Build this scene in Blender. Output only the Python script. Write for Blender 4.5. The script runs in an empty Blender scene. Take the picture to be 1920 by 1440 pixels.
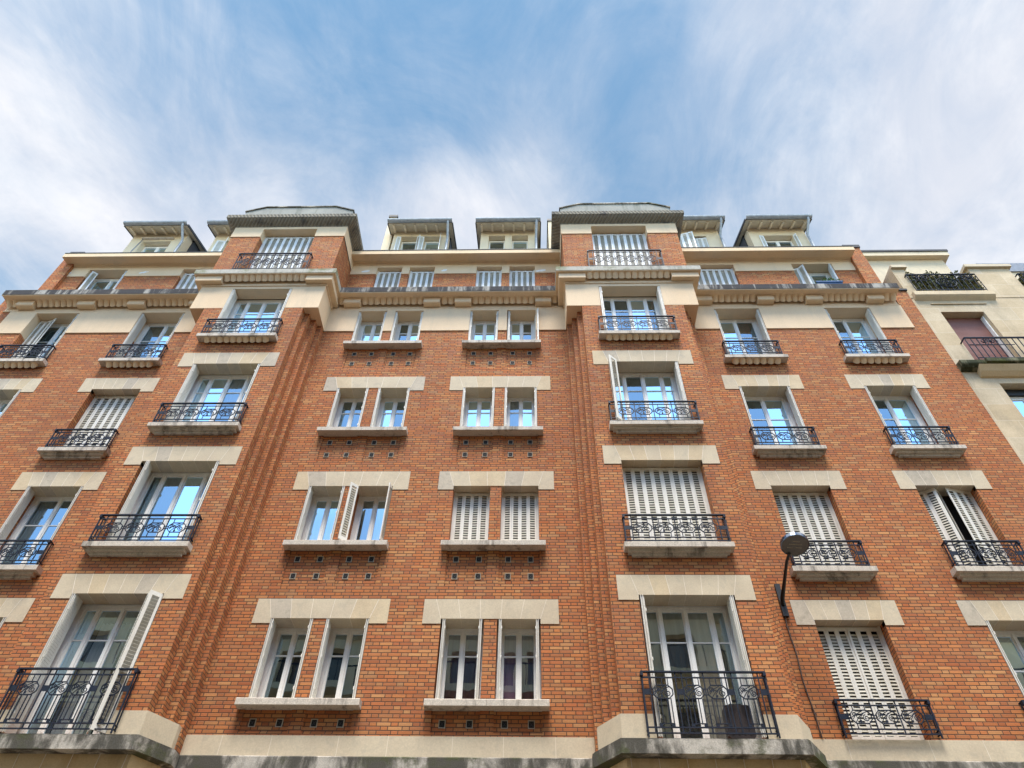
import bpy, math, random
from mathutils import Vector, Matrix
random.seed(7)
R = math.radians
D = bpy.data
scene = bpy.context.scene
COL = scene.collection

# ------------------------------------------------------------------ materials
def mat(name):
    m = D.materials.new(name); m.use_nodes = True
    nt = m.node_tree; nt.nodes.clear()
    out = nt.nodes.new('ShaderNodeOutputMaterial')
    return m, nt, out

class NB:
    """small node builder"""
    def __init__(s, nt): s.nt = nt
    def n(s, t, **kw):
        nd = s.nt.nodes.new(t)
        for k, v in kw.items(): setattr(nd, k, v)
        return nd
    def put(s, sock, v):
        if isinstance(v, bpy.types.NodeSocket): s.nt.links.new(v, sock)
        else: sock.default_value = v
    def math(s, op, a, b=0.0, c=0.0, clamp=False):
        nd = s.n('ShaderNodeMath', operation=op, use_clamp=clamp)
        s.put(nd.inputs[0], a); s.put(nd.inputs[1], b); s.put(nd.inputs[2], c)
        return nd.outputs[0]
    def mix(s, f, a, b, blend='MIX'):
        nd = s.n('ShaderNodeMix', data_type='RGBA', blend_type=blend)
        s.put(nd.inputs[0], f); s.put(nd.inputs[6], a); s.put(nd.inputs[7], b)
        return nd.outputs[2]
    def pos(s): return s.n('ShaderNodeNewGeometry').outputs['Position']
    def mapped(s, v, scale=(1, 1, 1), loc=(0, 0, 0), rot=(0, 0, 0)):
        nd = s.n('ShaderNodeMapping'); s.put(nd.inputs[0], v)
        nd.inputs['Scale'].default_value = scale; nd.inputs['Location'].default_value = loc
        nd.inputs['Rotation'].default_value = rot
        return nd.outputs[0]
    def noise(s, v, scale=5.0, detail=3.0, rough=.55, dist=0.0):
        nd = s.n('ShaderNodeTexNoise'); s.put(nd.inputs['Vector'], v)
        nd.inputs['Scale'].default_value = scale; nd.inputs['Detail'].default_value = detail
        nd.inputs['Roughness'].default_value = rough; nd.inputs['Distortion'].default_value = dist
        return nd.outputs[0]
    def ramp(s, f, stops):
        nd = s.n('ShaderNodeValToRGB'); s.put(nd.inputs[0], f)
        e = nd.color_ramp.elements
        while len(e) < len(stops): e.new(.5)
        for el, (p, c) in zip(e, stops):
            el.position = p; el.color = (c[0], c[1], c[2], 1) if hasattr(c, '__len__') else (c, c, c, 1)
        return nd.outputs[0]
    def sstep(s, x, lo, hi):
        nd = s.n('ShaderNodeMapRange', interpolation_type='SMOOTHSTEP')
        s.put(nd.inputs[0], x); nd.inputs[1].default_value = lo; nd.inputs[2].default_value = hi
        return nd.outputs[0]
    def bump(s, h, strength=.3, dist=.01):
        nd = s.n('ShaderNodeBump'); s.put(nd.inputs['Height'], h)
        nd.inputs['Strength'].default_value = strength; nd.inputs['Distance'].default_value = dist
        return nd.outputs[0]
    def pbr(s, out, col, rough=.8, bump=None, metal=0.0, spec=.3):
        p = s.n('ShaderNodeBsdfPrincipled')
        s.put(p.inputs['Base Color'], col if isinstance(col, bpy.types.NodeSocket) else (*col, 1))
        s.put(p.inputs['Roughness'], rough); p.inputs['Metallic'].default_value = metal
        p.inputs['Specular IOR Level'].default_value = spec
        if bump is not None: s.nt.links.new(bump, p.inputs['Normal'])
        s.nt.links.new(p.outputs[0], out.inputs[0])
        return p

def facing_u(b):
    """horizontal running coordinate along the wall, whichever way the face looks"""
    g = b.n('ShaderNodeNewGeometry')
    sp = b.n('ShaderNodeSeparateXYZ'); b.put(sp.inputs[0], g.outputs['Position'])
    sn = b.n('ShaderNodeSeparateXYZ'); b.put(sn.inputs[0], g.outputs['True Normal'])
    side = b.math('GREATER_THAN', b.math('ABSOLUTE', sn.outputs[0]), .5)
    mx = b.n('ShaderNodeMix', data_type='FLOAT')
    b.put(mx.inputs[0], side); b.put(mx.inputs[2], sp.outputs[0]); b.put(mx.inputs[3], sp.outputs[1])
    return mx.outputs[0], sp.outputs[2], g.outputs['Position']

def brick_material(name, period, header, course=.0645, joint=.0125):
    m, nt, out = mat(name); b = NB(nt)
    u, z, P = facing_u(b)
    zr = b.math('DIVIDE', z, course)
    row = b.math('FLOOR', zr)
    fz = b.math('SUBTRACT', zr, row)
    par = b.math('MODULO', b.math('ADD', row, 1000.0), 2.0)
    # slight irregular shift of every course
    wn0 = b.n('ShaderNodeTexWhiteNoise', noise_dimensions='1D'); b.put(wn0.inputs['W'], row)
    sh = b.math('ADD', b.math('MULTIPLY', par, .5), b.math('MULTIPLY', wn0.outputs[0], .10))
    ur = b.math('ADD', b.math('DIVIDE', u, period), sh)
    cell = b.math('FLOOR', ur)
    fu = b.math('SUBTRACT', ur, cell)
    if header:
        ish = b.math('GREATER_THAN', fu, 1 - header)
        # distance to nearest vertical joint in metres
        d1 = b.math('MINIMUM', fu, b.math('SUBTRACT', 1.0, fu))
        d2 = b.math('ABSOLUTE', b.math('SUBTRACT', fu, 1 - header))
        du = b.math('MULTIPLY', b.math('MINIMUM', d1, d2), period)
    else:
        ish = 0.0
        du = b.math('MULTIPLY', b.math('MINIMUM', fu, b.math('SUBTRACT', 1.0, fu)), period)
    dz = b.math('MULTIPLY', b.math('MINIMUM', fz, b.math('SUBTRACT', 1.0, fz)), course)
    wob = b.math('MULTIPLY', b.math('SUBTRACT', b.noise(P, 55, 2), .5), .004)
    dd = b.math('ADD', b.math('MINIMUM', du, dz), wob)
    brickmask = b.sstep(dd, joint * .36, joint * .75)
    idv = b.n('ShaderNodeCombineXYZ')
    b.put(idv.inputs[0], b.math('ADD', cell, b.math('MULTIPLY', ish, .37) if header else 0.0)); b.put(idv.inputs[1], row)
    wn = b.n('ShaderNodeTexWhiteNoise', noise_dimensions='3D'); b.put(wn.inputs['Vector'], idv.outputs[0])
    c = b.ramp(wn.outputs[0], [(0, (.43, .134, .050)), (.16, (.485, .168, .060)), (.38, (.53, .205, .073)), (.60, (.495, .160, .061)),
                               (.76, (.54, .232, .087)), (.90, (.56, .275, .114)), (1.0, (.46, .164, .067))])
    wn2 = b.n('ShaderNodeTexWhiteNoise', noise_dimensions='3D')
    b.put(wn2.inputs['Vector'], b.mapped(idv.outputs[0], loc=(31.3, 7.7, 2.2)))
    c = b.mix(1.0, c, b.ramp(wn2.outputs[0], [(0, .82), (1, 1.12)]), 'MULTIPLY')
    big = b.noise(b.mapped(P, (.5, .5, .35)), 1.0, 5, .6)
    c = b.mix(1.0, c, b.ramp(big, [(.3, (.82, .80, .80)), (.7, (1.08, 1.06, 1.03))]), 'MULTIPLY')
    fine = b.noise(P, 70, 3, .6)
    c = b.mix(1.0, c, b.ramp(fine, [(.25, .80), (.75, 1.13)]), 'MULTIPLY')
    streak = b.noise(b.mapped(P, (2.2, 2.2, .12)), 1.0, 4, .6)
    c = b.mix(b.math('MULTIPLY', b.sstep(streak, .56, .80), .35), c, (.16, .085, .055, 1))
    mort = b.mix(b.noise(P, 6, 3), (.075, .040, .025, 1), (.15, .088, .055, 1))
    col = b.mix(brickmask, mort, c)
    h = b.math('ADD', brickmask, b.math('MULTIPLY', fine, .25))
    wn3 = b.math('MULTIPLY', wn2.outputs[0], .25)
    b.pbr(out, col, b.math('ADD', .72, wn3), b.bump(b.math('ADD', h, wn3), .65, .008), spec=.25)
    return m

def mottled(name, c1, c2, scale=1.2, rough=.85, bumps=.15, dirt=None, dirt_amt=.4, fine=40, spec=.2, dscale=(3, 3, .35)):
    m, nt, out = mat(name); b = NB(nt); P = b.pos()
    n1 = b.noise(P, scale, 5, .6)
    c = b.mix(b.sstep(n1, .3, .7), (*c1, 1), (*c2, 1))
    f = b.noise(P, fine, 3, .6)
    c = b.mix(1.0, c, b.ramp(f, [(.25, .88), (.75, 1.08)]), 'MULTIPLY')
    if dirt is not None:
        st = b.noise(b.mapped(P, dscale), 1.0, 6, .65)
        c = b.mix(b.math('MULTIPLY', b.sstep(st, .5, .72), dirt_amt), c, (*dirt, 1))
    b.pbr(out, c, rough, b.bump(f, bumps, .004), spec=spec)
    return m

def stained(name, base, dark, moss=None, thr=.5, dark_amt=.95, xs=5.5):
    m, nt, out = mat(name); b = NB(nt); P = b.pos()
    n1 = b.noise(P, 9, 5, .7)
    c = b.mix(n1, tuple([*[x * .75 for x in base], 1]), tuple([*[min(1, x * 1.2) for x in base], 1]))
    st = b.noise(b.mapped(P, (xs, xs, .8)), 1.0, 5, .65, .4)
    pat = b.noise(P, .8, 3, .5)
    s = b.math('ADD', b.math('MULTIPLY', st, .7), b.math('MULTIPLY', pat, .3))
    c = b.mix(b.math('MULTIPLY', b.sstep(s, thr - .07, thr + .07), dark_amt), c, (*dark, 1))
    if moss:
        ms = b.noise(b.mapped(P, (1.3, 1.3, 2)), 1.0, 5, .7)
        c = b.mix(b.sstep(ms, .50, .66), c, (*moss, 1))
    sp = b.noise(P, 60, 2, .6)
    c = b.mix(1.0, c, b.ramp(sp, [(.3, .75), (.7, 1.12)]), 'MULTIPLY')
    b.pbr(out, c, .9, b.bump(b.math('ADD', n1, sp), .4, .008), spec=.2)
    return m

def plain(name, col, rough=.5, metal=0.0, spec=.5, var=.12, scale=8):
    m, nt, out = mat(name); b = NB(nt); P = b.pos()
    n = b.noise(P, scale, 4, .6)
    c = b.mix(1.0, (*col, 1), b.ramp(n, [(.3, 1 - var), (.7, 1 + var)]), 'MULTIPLY')
    b.pbr(out, c, rough, None, metal, spec)
    return m

M = {}
M['brick'] = brick_material('brick', .345, .333)
M['brick_short'] = brick_material('brick_short', .172, 0)
M['cream'] = mottled('cream_render', (.73, .545, .355), (.79, .60, .40), .7, .9, .08, (.50, .42, .31), .35, 60, dscale=(2.0, 2.0, .25))
M['stone1'] = mottled('stone_pale', (.58, .48, .345), (.64, .54, .39), 2.0, .85, .12, (.42, .37, .29), .45, 45, dscale=(5, 5, 4))
M['stone2'] = mottled('stone_warm', (.58, .455, .30), (.66, .53, .35), 2.5, .85, .12, (.45, .38, .28), .4, 45, dscale=(5, 5, 4))
M['stone3'] = mottled('stone_grey', (.48, .41, .32), (.57, .49, .38), 2.5, .85, .15, (.33, .29, .23), .6, 45, dscale=(9, 9, 8))
M['vent'] = plain('cast_vent', (.37, .31, .23), .8, 0, .2)
M['joint'] = plain('pale_joint', (.76, .67, .55), .9, 0, .2)
M['sill'] = stained('cement_sill', (.63, .555, .465), (.15, .13, .11), None, .57, .75)
M['slab_dark'] = stained('weathered_slab', (.42, .39, .34), (.04, .038, .042), None, .445)
M['slab_light'] = stained('pale_slab', (.50, .47, .40), (.15, .145, .12), (.24, .24, .14), .57, .7)
M['ledge'] = stained('mossy_ledge', (.53, .485, .42), (.07, .065, .053), (.085, .09, .045), .47, .95, 2.1)
M['sand'] = mottled('sandstone', (.56, .39, .20), (.64, .48, .29), 1.1, .9, .12, (.38, .24, .12), .5, 40)
M['shutter'] = mottled('shutter_paint', (.74, .70, .62), (.80, .765, .69), 3, .45, .03, (.46, .42, .35), .40, 90, .4, dscale=(6, 6, .8))
M['shutter_blue'] = mottled('shutter_cool', (.74, .76, .77), (.80, .82, .83), 3, .45, .03, (.5, .5, .48), .3, 90, .4)
M['slats'] = mottled('shaded_dusty_slats', (.46, .42, .33), (.58, .54, .45), 5, .6, .03, (.34, .30, .23), .5, 60, .3)  # dusty tone, darkened further to paint in the shade of the louvres
M['slats_cool'] = mottled('shaded_dusty_slats_cool', (.46, .46, .42), (.56, .56, .53), 5, .6, .03, (.34, .33, .29), .4, 60, .3)  # cool version, dust plus the same painted louvre shade
M['frame'] = mottled('window_paint', (.86, .85, .82), (.90, .89, .86), 4, .35, .02, (.60, .58, .52), .3, 80, .45)
M['iron'] = plain('blue_black_iron', (.010, .016, .032), .55, 0, .25, .3)
M['black'] = plain('black_paint', (.012, .013, .015), .45, 0, .5)
M['zinc'] = plain('zinc', (.20, .22, .255), .5, .3, .4, .2)
M['slate'] = plain('slate_cladding', (.028, .03, .036), .6, 0, .4, .25)
M['gutter'] = plain('zinc_gutter', (.34, .37, .41), .5, .25, .4, .2)
M['wood'] = plain('painted_rafter', (.76, .67, .52), .7, 0, .3)
M['soffit'] = plain('eave_board', (.60, .53, .41), .8, 0, .2)
M['dormer'] = mottled('dormer_render', (.68, .57, .41), (.74, .63, .46), 1.2, .9, .06, (.46, .40, .31), .35, 60)
M['cement'] = mottled('grey_cement', (.26, .255, .235), (.34, .33, .295), 1.0, .9, .15, (.15, .155, .13), .7, 40, dscale=(4, 4, .5))
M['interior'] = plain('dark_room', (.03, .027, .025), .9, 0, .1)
M['red_cloth'] = plain('red_cloth', (.26, .018, .03), .9, 0, .1)
M['suitcase'] = plain('dark_brown_shell', (.030, .020, .020), .45, 0, .5)
M['blue_box'] = plain('blue_plastic', (.03, .09, .22), .45, 0, .4)
M['blind'] = mottled('brown_blind', (.25, .105, .075), (.29, .13, .10), 2, .45, .03, None, .3, 50, .5)
M['blind_red'] = plain('red_brown_blind', (.30, .11, .085), .6)
M['white'] = plain('white_metal', (.80, .80, .78), .5)
M['cable'] = plain('brown_cable', (.07, .035, .02), .6)
M['asphalt'] = mottled('asphalt', (.045, .045, .047), (.06, .06, .06), 1, .9, .2)
M['pave'] = mottled('pavement', (.17, .15, .125), (.21, .185, .155), 1, .9, .15)
M['glassdark'] = plain('shop_glass', (.15, .14, .13), .12, 0, .6)
M['lampunder'] = plain('lamp_diffuser', (.13, .13, .128), .55, 0, .4, .15, 14)
M['moss'] = stained('mossy_balcony', (.20, .19, .12), (.035, .04, .02), (.075, .085, .025), .5)

def curtain_mat(name, c1, c2, fold=16, transl=.35):
    m, nt, out = mat(name); b = NB(nt); P = b.pos()
    w = b.n('ShaderNodeTexNoise'); b.put(w.inputs['Vector'], b.mapped(P, (fold, fold, .35)))
    w.inputs['Scale'].default_value = 1; w.inputs['Detail'].default_value = 3
    c = b.mix(b.sstep(w.outputs[0], .35, .65), (*c1, 1), (*c2, 1))
    d = b.n('ShaderNodeBsdfDiffuse'); b.put(d.inputs[0], c); b.put(d.inputs[2], b.bump(w.outputs[0], .8, .05))
    t = b.n('ShaderNodeBsdfTranslucent'); b.put(t.inputs[0], c)
    mx = b.n('ShaderNodeMixShader'); mx.inputs[0].default_value = transl
    nt.links.new(d.outputs[0], mx.inputs[1]); nt.links.new(t.outputs[0], mx.inputs[2]); nt.links.new(mx.outputs[0], out.inputs[0])
    return m
M['net'] = curtain_mat('net_curtain', (.80, .82, .84), (.90, .91, .92), 16, .15)
M['purple'] = curtain_mat('purple_curtain', (.42, .22, .44), (.56, .34, .54), 9, .2)
M['greycloth'] = curtain_mat('grey_curtain', (.20, .19, .18), (.30, .28, .26), 18, .2)
M['beigecloth'] = curtain_mat('beige_curtain', (.62, .55, .46), (.78, .70, .60), 12, .2)

def glass_mat():
    m, nt, out = mat('window_glass'); b = NB(nt); P = b.pos()
    g = b.n('ShaderNodeBsdfGlossy'); g.inputs[0].default_value = (.62, .84, 1, 1); g.inputs['Roughness'].default_value = .01
    wv = b.noise(b.mapped(P, (1, 1, .6)), 1.6, 2, .5)
    b.put(g.inputs['Normal'], b.bump(wv, .05, .05))
    t = b.n('ShaderNodeBsdfTransparent'); t.inputs[0].default_value = (.76, .75, .73, 1)
    fr = b.n('ShaderNodeFresnel'); fr.inputs[0].default_value = 1.5
    fac = b.math('ADD', .36, fr.outputs[0], clamp=True)
    mx = b.n('ShaderNodeMixShader'); b.put(mx.inputs[0], fac)
    nt.links.new(t.outputs[0], mx.inputs[1]); nt.links.new(g.outputs[0], mx.inputs[2]); nt.links.new(mx.outputs[0], out.inputs[0])
    return m
M['glass'] = glass_mat()

def tile_mat():
    m, nt, out = mat('eave_tiles'); b = NB(nt)
    P = b.pos(); sp = b.n('ShaderNodeSeparateXYZ'); b.put(sp.inputs[0], P)
    s = b.math('ADD', b.math('ADD', sp.outputs[0], sp.outputs[1]), b.math('MULTIPLY', sp.outputs[2], .55))
    w = b.math('SINE', b.math('MULTIPLY', s, 2 * math.pi / .105))
    n = b.noise(P, 7, 5, .7)
    c = b.mix(n, (.13, .115, .09, 1), (.30, .265, .21, 1))
    c = b.mix(b.math('MULTIPLY', b.sstep(w, -.80, -.98), .6), c, (.07, .06, .05, 1))
    st = b.noise(P, 2.3, 4, .6)
    c = b.mix(b.sstep(st, .52, .7), c, (.085, .08, .075, 1))
    b.pbr(out, c, .9, b.bump(b.math('ADD', w, n), .45, .02), spec=.2)
    return m
M['tile'] = tile_mat()

def ashlar_mat():
    m, nt, out = mat('limestone_ashlar'); b = NB(nt)
    u, z, P = facing_u(b)
    H, W = .53, .95
    zr = b.math('DIVIDE', b.math('ADD', z, .10), H); row = b.math('FLOOR', zr); fz = b.math('SUBTRACT', zr, row)
    par = b.math('MODULO', b.math('ADD', row, 100.0), 2.0)
    ur = b.math('ADD', b.math('DIVIDE', u, W), b.math('MULTIPLY', par, .5)); cell = b.math('FLOOR', ur); fu = b.math('SUBTRACT', ur, cell)
    d = b.math('MINIMUM', b.math('MULTIPLY', b.math('MINIMUM', fu, b.math('SUBTRACT', 1.0, fu)), W),
               b.math('MULTIPLY', b.math('MINIMUM', fz, b.math('SUBTRACT', 1.0, fz)), H))
    idv = b.n('ShaderNodeCombineXYZ'); b.put(idv.inputs[0], cell); b.put(idv.inputs[1], row)
    wn = b.n('ShaderNodeTexWhiteNoise', noise_dimensions='3D'); b.put(wn.inputs['Vector'], idv.outputs[0])
    c = b.ramp(wn.outputs[0], [(0, (.55, .435, .285)), (.5, (.62, .50, .34)), (1, (.57, .475, .34))])
    n = b.noise(P, 1.1, 6, .65); c = b.mix(1.0, c, b.ramp(n, [(.3, (.80, .77, .72)), (.65, (1.06, 1.06, 1.06))]), 'MULTIPLY')
    f = b.noise(P, 30, 4, .65); c = b.mix(1.0, c, b.ramp(f, [(.3, .88), (.7, 1.07)]), 'MULTIPLY')
    dr = b.noise(b.mapped(P, (1.3, 1.3, .5)), 1.2, 5, .7)
    c = b.mix(b.math('MULTIPLY', b.sstep(dr, .50, .70), .65), c, (.36, .29, .20, 1))
    c = b.mix(b.math('MULTIPLY', b.sstep(d, .009, .004), .45), c, (.68, .60, .48, 1))
    b.pbr(out, c, .85, b.bump(f, .2, .005), spec=.2)
    return m
M['ashlar'] = ashlar_mat()

def leaf_mat(name, c1, c2):
    m, nt, out = mat(name); b = NB(nt)
    n = b.noise(b.pos(), 14, 2)
    c = b.mix(b.sstep(n, .35, .65), (*c1, 1), (*c2, 1))
    b.pbr(out, c, .5, spec=.4)
    return m
M['leaf'] = leaf_mat('hedge_leaves', (.05, .06, .025), (.24, .24, .10))
M['leaf_bright'] = leaf_mat('fresh_leaves', (.07, .16, .025), (.16, .27, .05))

# ------------------------------------------------------------------ mesh builder
class MB:
    def __init__(s): s.v = []; s.f = []; s.mi = []; s.sm = []
    def add(s, vs, fs, mi=0, smooth=False):
        o = len(s.v); s.v += [tuple(p) for p in vs]
        for f in fs: s.f.append([o + i for i in f]); s.mi.append(mi); s.sm.append(smooth)
    def quad(s, a, b, c, d, mi=0): s.add([a, b, c, d], [(0, 1, 2, 3)], mi)
    def box(s, x0, x1, y0, y1, z0, z1, mi=0):
        s.add([(x0, y0, z0), (x1, y0, z0), (x1, y1, z0), (x0, y1, z0), (x0, y0, z1), (x1, y0, z1), (x1, y1, z1), (x0, y1, z1)],
              [(0, 3, 2, 1), (4, 5, 6, 7), (0, 1, 5, 4), (1, 2, 6, 5), (2, 3, 7, 6), (3, 0, 4, 7)], mi)
    def bevbox(s, x0, x1, y0, y1, z0, z1, r=.012, mi=0):
        # box whose front vertical and horizontal edges are chamfered
        s.prismx([(y1, z0), (y0 + r, z0), (y0, z0 + r), (y0, z1 - r), (y0 + r, z1), (y1, z1)], x0, x1, mi)
    def prismx(s, yz, x0, x1, mi=0):
        n = len(yz)
        vs = [(x0, y, z) for y, z in yz] + [(x1, y, z) for y, z in yz]
        fs = [tuple(range(n - 1, -1, -1)), tuple(range(n, 2 * n))] + [(i, (i + 1) % n, n + (i + 1) % n, n + i) for i in range(n)]
        s.add(vs, fs, mi)
    def prismz(s, xy, z0, z1, mi=0):
        n = len(xy)
        vs = [(x, y, z0) for x, y in xy] + [(x, y, z1) for x, y in xy]
        fs = [tuple(range(n - 1, -1, -1)), tuple(range(n, 2 * n))] + [(i, (i + 1) % n, n + (i + 1) % n, n + i) for i in range(n)]
        s.add(vs, fs, mi)
    def prismy(s, xz, y0, y1, mi=0):
        n = len(xz)
        vs = [(x, y0, z) for x, z in xz] + [(x, y1, z) for x, z in xz]
        fs = [tuple(range(n)), tuple(range(2 * n - 1, n - 1, -1))] + [((i + 1) % n, i, n + i, n + (i + 1) % n) for i in range(n)]
        s.add(vs, fs, mi)
    def bar(s, a, b, w=.016, d=None, mi=0):
        a = Vector(a); b = Vector(b); t = (b - a)
        if t.length < 1e-6: return
        t.normalize()
        ref = Vector((0, 1, 0)) if abs(t.y) < .9 else Vector((1, 0, 0))
        n1 = t.cross(ref).normalized(); n2 = t.cross(n1).normalized()
        d = w if d is None else d
        vs = []
        for p in (a, b):
            for sx, sy in ((-1, -1), (1, -1), (1, 1), (-1, 1)): vs.append(p + n1 * sx * w / 2 + n2 * sy * d / 2)
        s.add(vs, [(3, 2, 1, 0), (4, 5, 6, 7), (0, 1, 5, 4), (1, 2, 6, 5), (2, 3, 7, 6), (3, 0, 4, 7)], mi)
    def tube(s, pts, r, n=8, mi=0, caps=True):
        pts = [Vector(p) for p in pts]; rs = r if isinstance(r, (list, tuple)) else [r] * len(pts)
        vs = []; L = len(pts)
        prev = None
        for i, p in enumerate(pts):
            t = (pts[min(i + 1, L - 1)] - pts[max(i - 1, 0)]).normalized()
            if prev is None:
                ref = Vector((0, 0, 1)) if abs(t.z) < .9 else Vector((1, 0, 0))
                n1 = t.cross(ref).normalized()
            else: n1 = (prev - t * prev.dot(t)).normalized()
            prev = n1; n2 = t.cross(n1)
            for k in range(n):
                a = 2 * math.pi * k / n; vs.append(p + (n1 * math.cos(a) + n2 * math.sin(a)) * rs[i])
        fs = [(i * n + k, i * n + (k + 1) % n, (i + 1) * n + (k + 1) % n, (i + 1) * n + k) for i in range(L - 1) for k in range(n)]
        s.add(vs, fs, mi, True)
        if caps: s.add(vs[:n], [tuple(range(n - 1, -1, -1))], mi); s.add(vs[-n:], [tuple(range(n))], mi)
    def mesh(s, name, mats):
        me = D.meshes.new(name); me.from_pydata(s.v, [], s.f)
        for m in mats: me.materials.append(m)
        me.polygons.foreach_set('material_index', s.mi); me.polygons.foreach_set('use_smooth', s.sm)
        me.update()
        import bmesh
        bm = bmesh.new(); bm.from_mesh(me); bmesh.ops.recalc_face_normals(bm, faces=bm.faces[:]); bm.to_mesh(me); bm.free()
        return me
    def build(s, name, mats, parent=None, loc=(0, 0, 0)):
        if not isinstance(mats, (list, tuple)): mats = [mats]
        return place(name, s.mesh(name, mats), parent, loc)

def world_loc(o):
    l = o.location.copy(); p = o.parent
    return l
def place(name, me, parent=None, loc=(0, 0, 0)):
    """vertices and loc are in world space; parent is kept from moving the child"""
    o = D.objects.new(name, me); COL.objects.link(o)
    o.location = loc
    if parent is not None:
        o.parent = parent
        o.matrix_parent_inverse = Matrix.Translation(-Vector(parent['_w']))
        o['_w'] = list(loc)
    else: o['_w'] = list(loc)
    return o
def thing(name, loc, label, cat, group=None):
    o = D.objects.new(name, None); COL.objects.link(o); o.location = loc; o['_w'] = list(loc)
    o.empty_display_size = .3
    o['label'] = label; o['category'] = cat
    if group: o['group'] = group
    return o
def tag(o, label, cat, group=None):
    o['label'] = label; o['category'] = cat
    if group: o['group'] = group
    return o
def struct(o): o['kind'] = 'structure'; return o

# ------------------------------------------------------------------ key dimensions (metres; the camera is at the origin)
GZ = -1.6
YM, YB, YA = 11.6, 10.81, 12.04           # main wall, bay front, attic wall
XC = -2.22
PAIR = [XC - 1.515, XC + 1.515]
BAY = [XC - 4.84, XC + 4.84]
WING = [XC - 10.70, XC - 7.77, XC + 7.77, XC + 10.70]
XL, XR = XC - 12.58, XC + 12.58
ZB, ZCR, ZCO = 4.62, 14.90, 15.86         # stone band top, brick/render line, cornice foot
LV = 'EDCB'
PZ = {'E': (5.15, 6.652), 'D': (8.20, 9.68), 'C': (11.24, 12.718), 'B': (14.31, 15.77)}
SZ = {'E': (4.62, 6.66), 'D': (7.62, 9.69), 'C': (10.63, 12.71), 'B': (13.66, 15.77)}
BZ = {'E': (4.28, 6.66), 'D': (7.59, 9.69), 'C': (10.60, 12.71), 'B': (13.63, 15.75)}
LZ = {'E': (6.54, 7.02), 'D': (9.565, 10.055), 'C': (12.60, 13.09)}
PH, PO = .3825, .4975                     # half width and offset of the paired small windows
SH, BH = .60, .80
RD = .34                                  # reveal depth

house = thing('apartment_building', (XC, YM, GZ), 'tall red brick apartment building with two projecting bays and iron balconies', 'building')

# ------------------------------------------------------------------ walls with openings
def wall_grid(mb, y, x0, x1, z0, z1, openings, depth, mi=0, back=False):
    ops = [(max(a, x0), min(b, x1), max(c, z0), min(d, z1), b, a, c, d, dp) for a, b, c, d, dp in
           [(o[0], o[1], o[2], o[3], o[4] if len(o) > 4 else depth) for o in openings] if b > x0 and a < x1 and d > z0 and c < z1]
    xs = sorted(set([x0, x1] + [o[0] for o in ops] + [o[1] for o in ops]))
    zs = sorted(set([z0, z1] + [o[2] for o in ops] + [o[3] for o in ops]))
    def inside(x, z):
        return any(o[0] < x < o[1] and o[2] < z < o[3] for o in ops)
    for i in range(len(xs) - 1):
        for j in range(len(zs) - 1):
            if not inside((xs[i] + xs[i + 1]) / 2, (zs[j] + zs[j + 1]) / 2):
                mb.quad((xs[i], y, zs[j]), (xs[i + 1], y, zs[j]), (xs[i + 1], y, zs[j + 1]), (xs[i], y, zs[j + 1]), mi)
    for (a, b, c, d, B0, A0, C0, D0, dp) in ops:
        if A0 >= x0: mb.quad((a, y, c), (a, y + dp, c), (a, y + dp, d), (a, y, d), mi)
        if B0 <= x1: mb.quad((b, y, c), (b, y + dp, c), (b, y + dp, d), (b, y, d), mi)
        if D0 <= z1: mb.quad((a, y, d), (b, y, d), (b, y + dp, d), (a, y + dp, d), mi)
        if C0 >= z0: mb.quad((a, y, c), (b, y, c), (b, y + dp, c), (a, y + dp, c), mi)
        if dp < .1: mb.quad((a, y + dp, c), (b, y + dp, c), (b, y + dp, d), (a, y + dp, d), mi)

def under_strip(mb, a, b, y0, y1, z, ops, mi=0):
    xs = [a]
    for o in sorted(ops):
        if o[0] > a and o[1] < b and o[2] < z < o[3]: xs += [o[0], o[1]]
    xs.append(b)
    for i in range(0, len(xs), 2): mb.quad((xs[i], y0, z), (xs[i + 1], y0, z), (xs[i + 1], y1, z), (xs[i], y1, z), mi)

def pair_openings(c, lv):
    z0, z1 = PZ[lv]
    return [(c - PO - PH, c - PO + PH, z0, z1), (c + PO - PH, c + PO + PH, z0, z1)]

main_ops = []
for c in PAIR:
    for lv in LV:
        main_ops += pair_openings(c, lv)
        z0 = PZ[lv][0]
        zb = z0 - .90 if lv != 'E' else ZB + .05
        for s in (-1, 1): main_ops.append((c + s * PO - .385, c + s * PO + .385, zb, z0 - .12, .022))
wing_ops = [(c - SH, c + SH, *SZ[lv]) for c in WING for lv in LV]

segs = [(XL, BAY[0] - 1.62), (BAY[0] + 1.62, BAY[1] - 1.62), (BAY[1] + 1.62, XR)]
for i, (a, b_) in enumerate(segs):
    bw = MB()
    wall_grid(bw, YM, a, b_, ZB, ZCR, main_ops + wing_ops, RD)
    if i != 1:                                        # the flank wall and the brick end outside the cream band
        x = XL if i == 0 else XR
        bw.quad((x, YM, ZB), (x, YM + 8, ZB), (x, YM + 8, 16.55), (x, YM, 16.55))
        a, b_ = (XL, XL + .50) if i == 0 else (XR - .42, XR)
        bw.quad((a, YM, ZCR), (b_, YM, ZCR), (b_, YM, 16.55), (a, YM, 16.55))
        bw.quad((a, YM, 16.55), (b_, YM, 16.55), (b_, YM + 8, 16.55), (a, YM + 8, 16.55))
    bw.build('brick_wall', M['brick'], house)
for a, b_ in ((XL - .03, XL + .5), (XR - .32, XR + .03)):
    cap = MB(); cap.box(a, b_, YM - .04, YM + .5, 16.553, 16.62); cap.build('end_coping', M['slate'], house)

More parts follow.
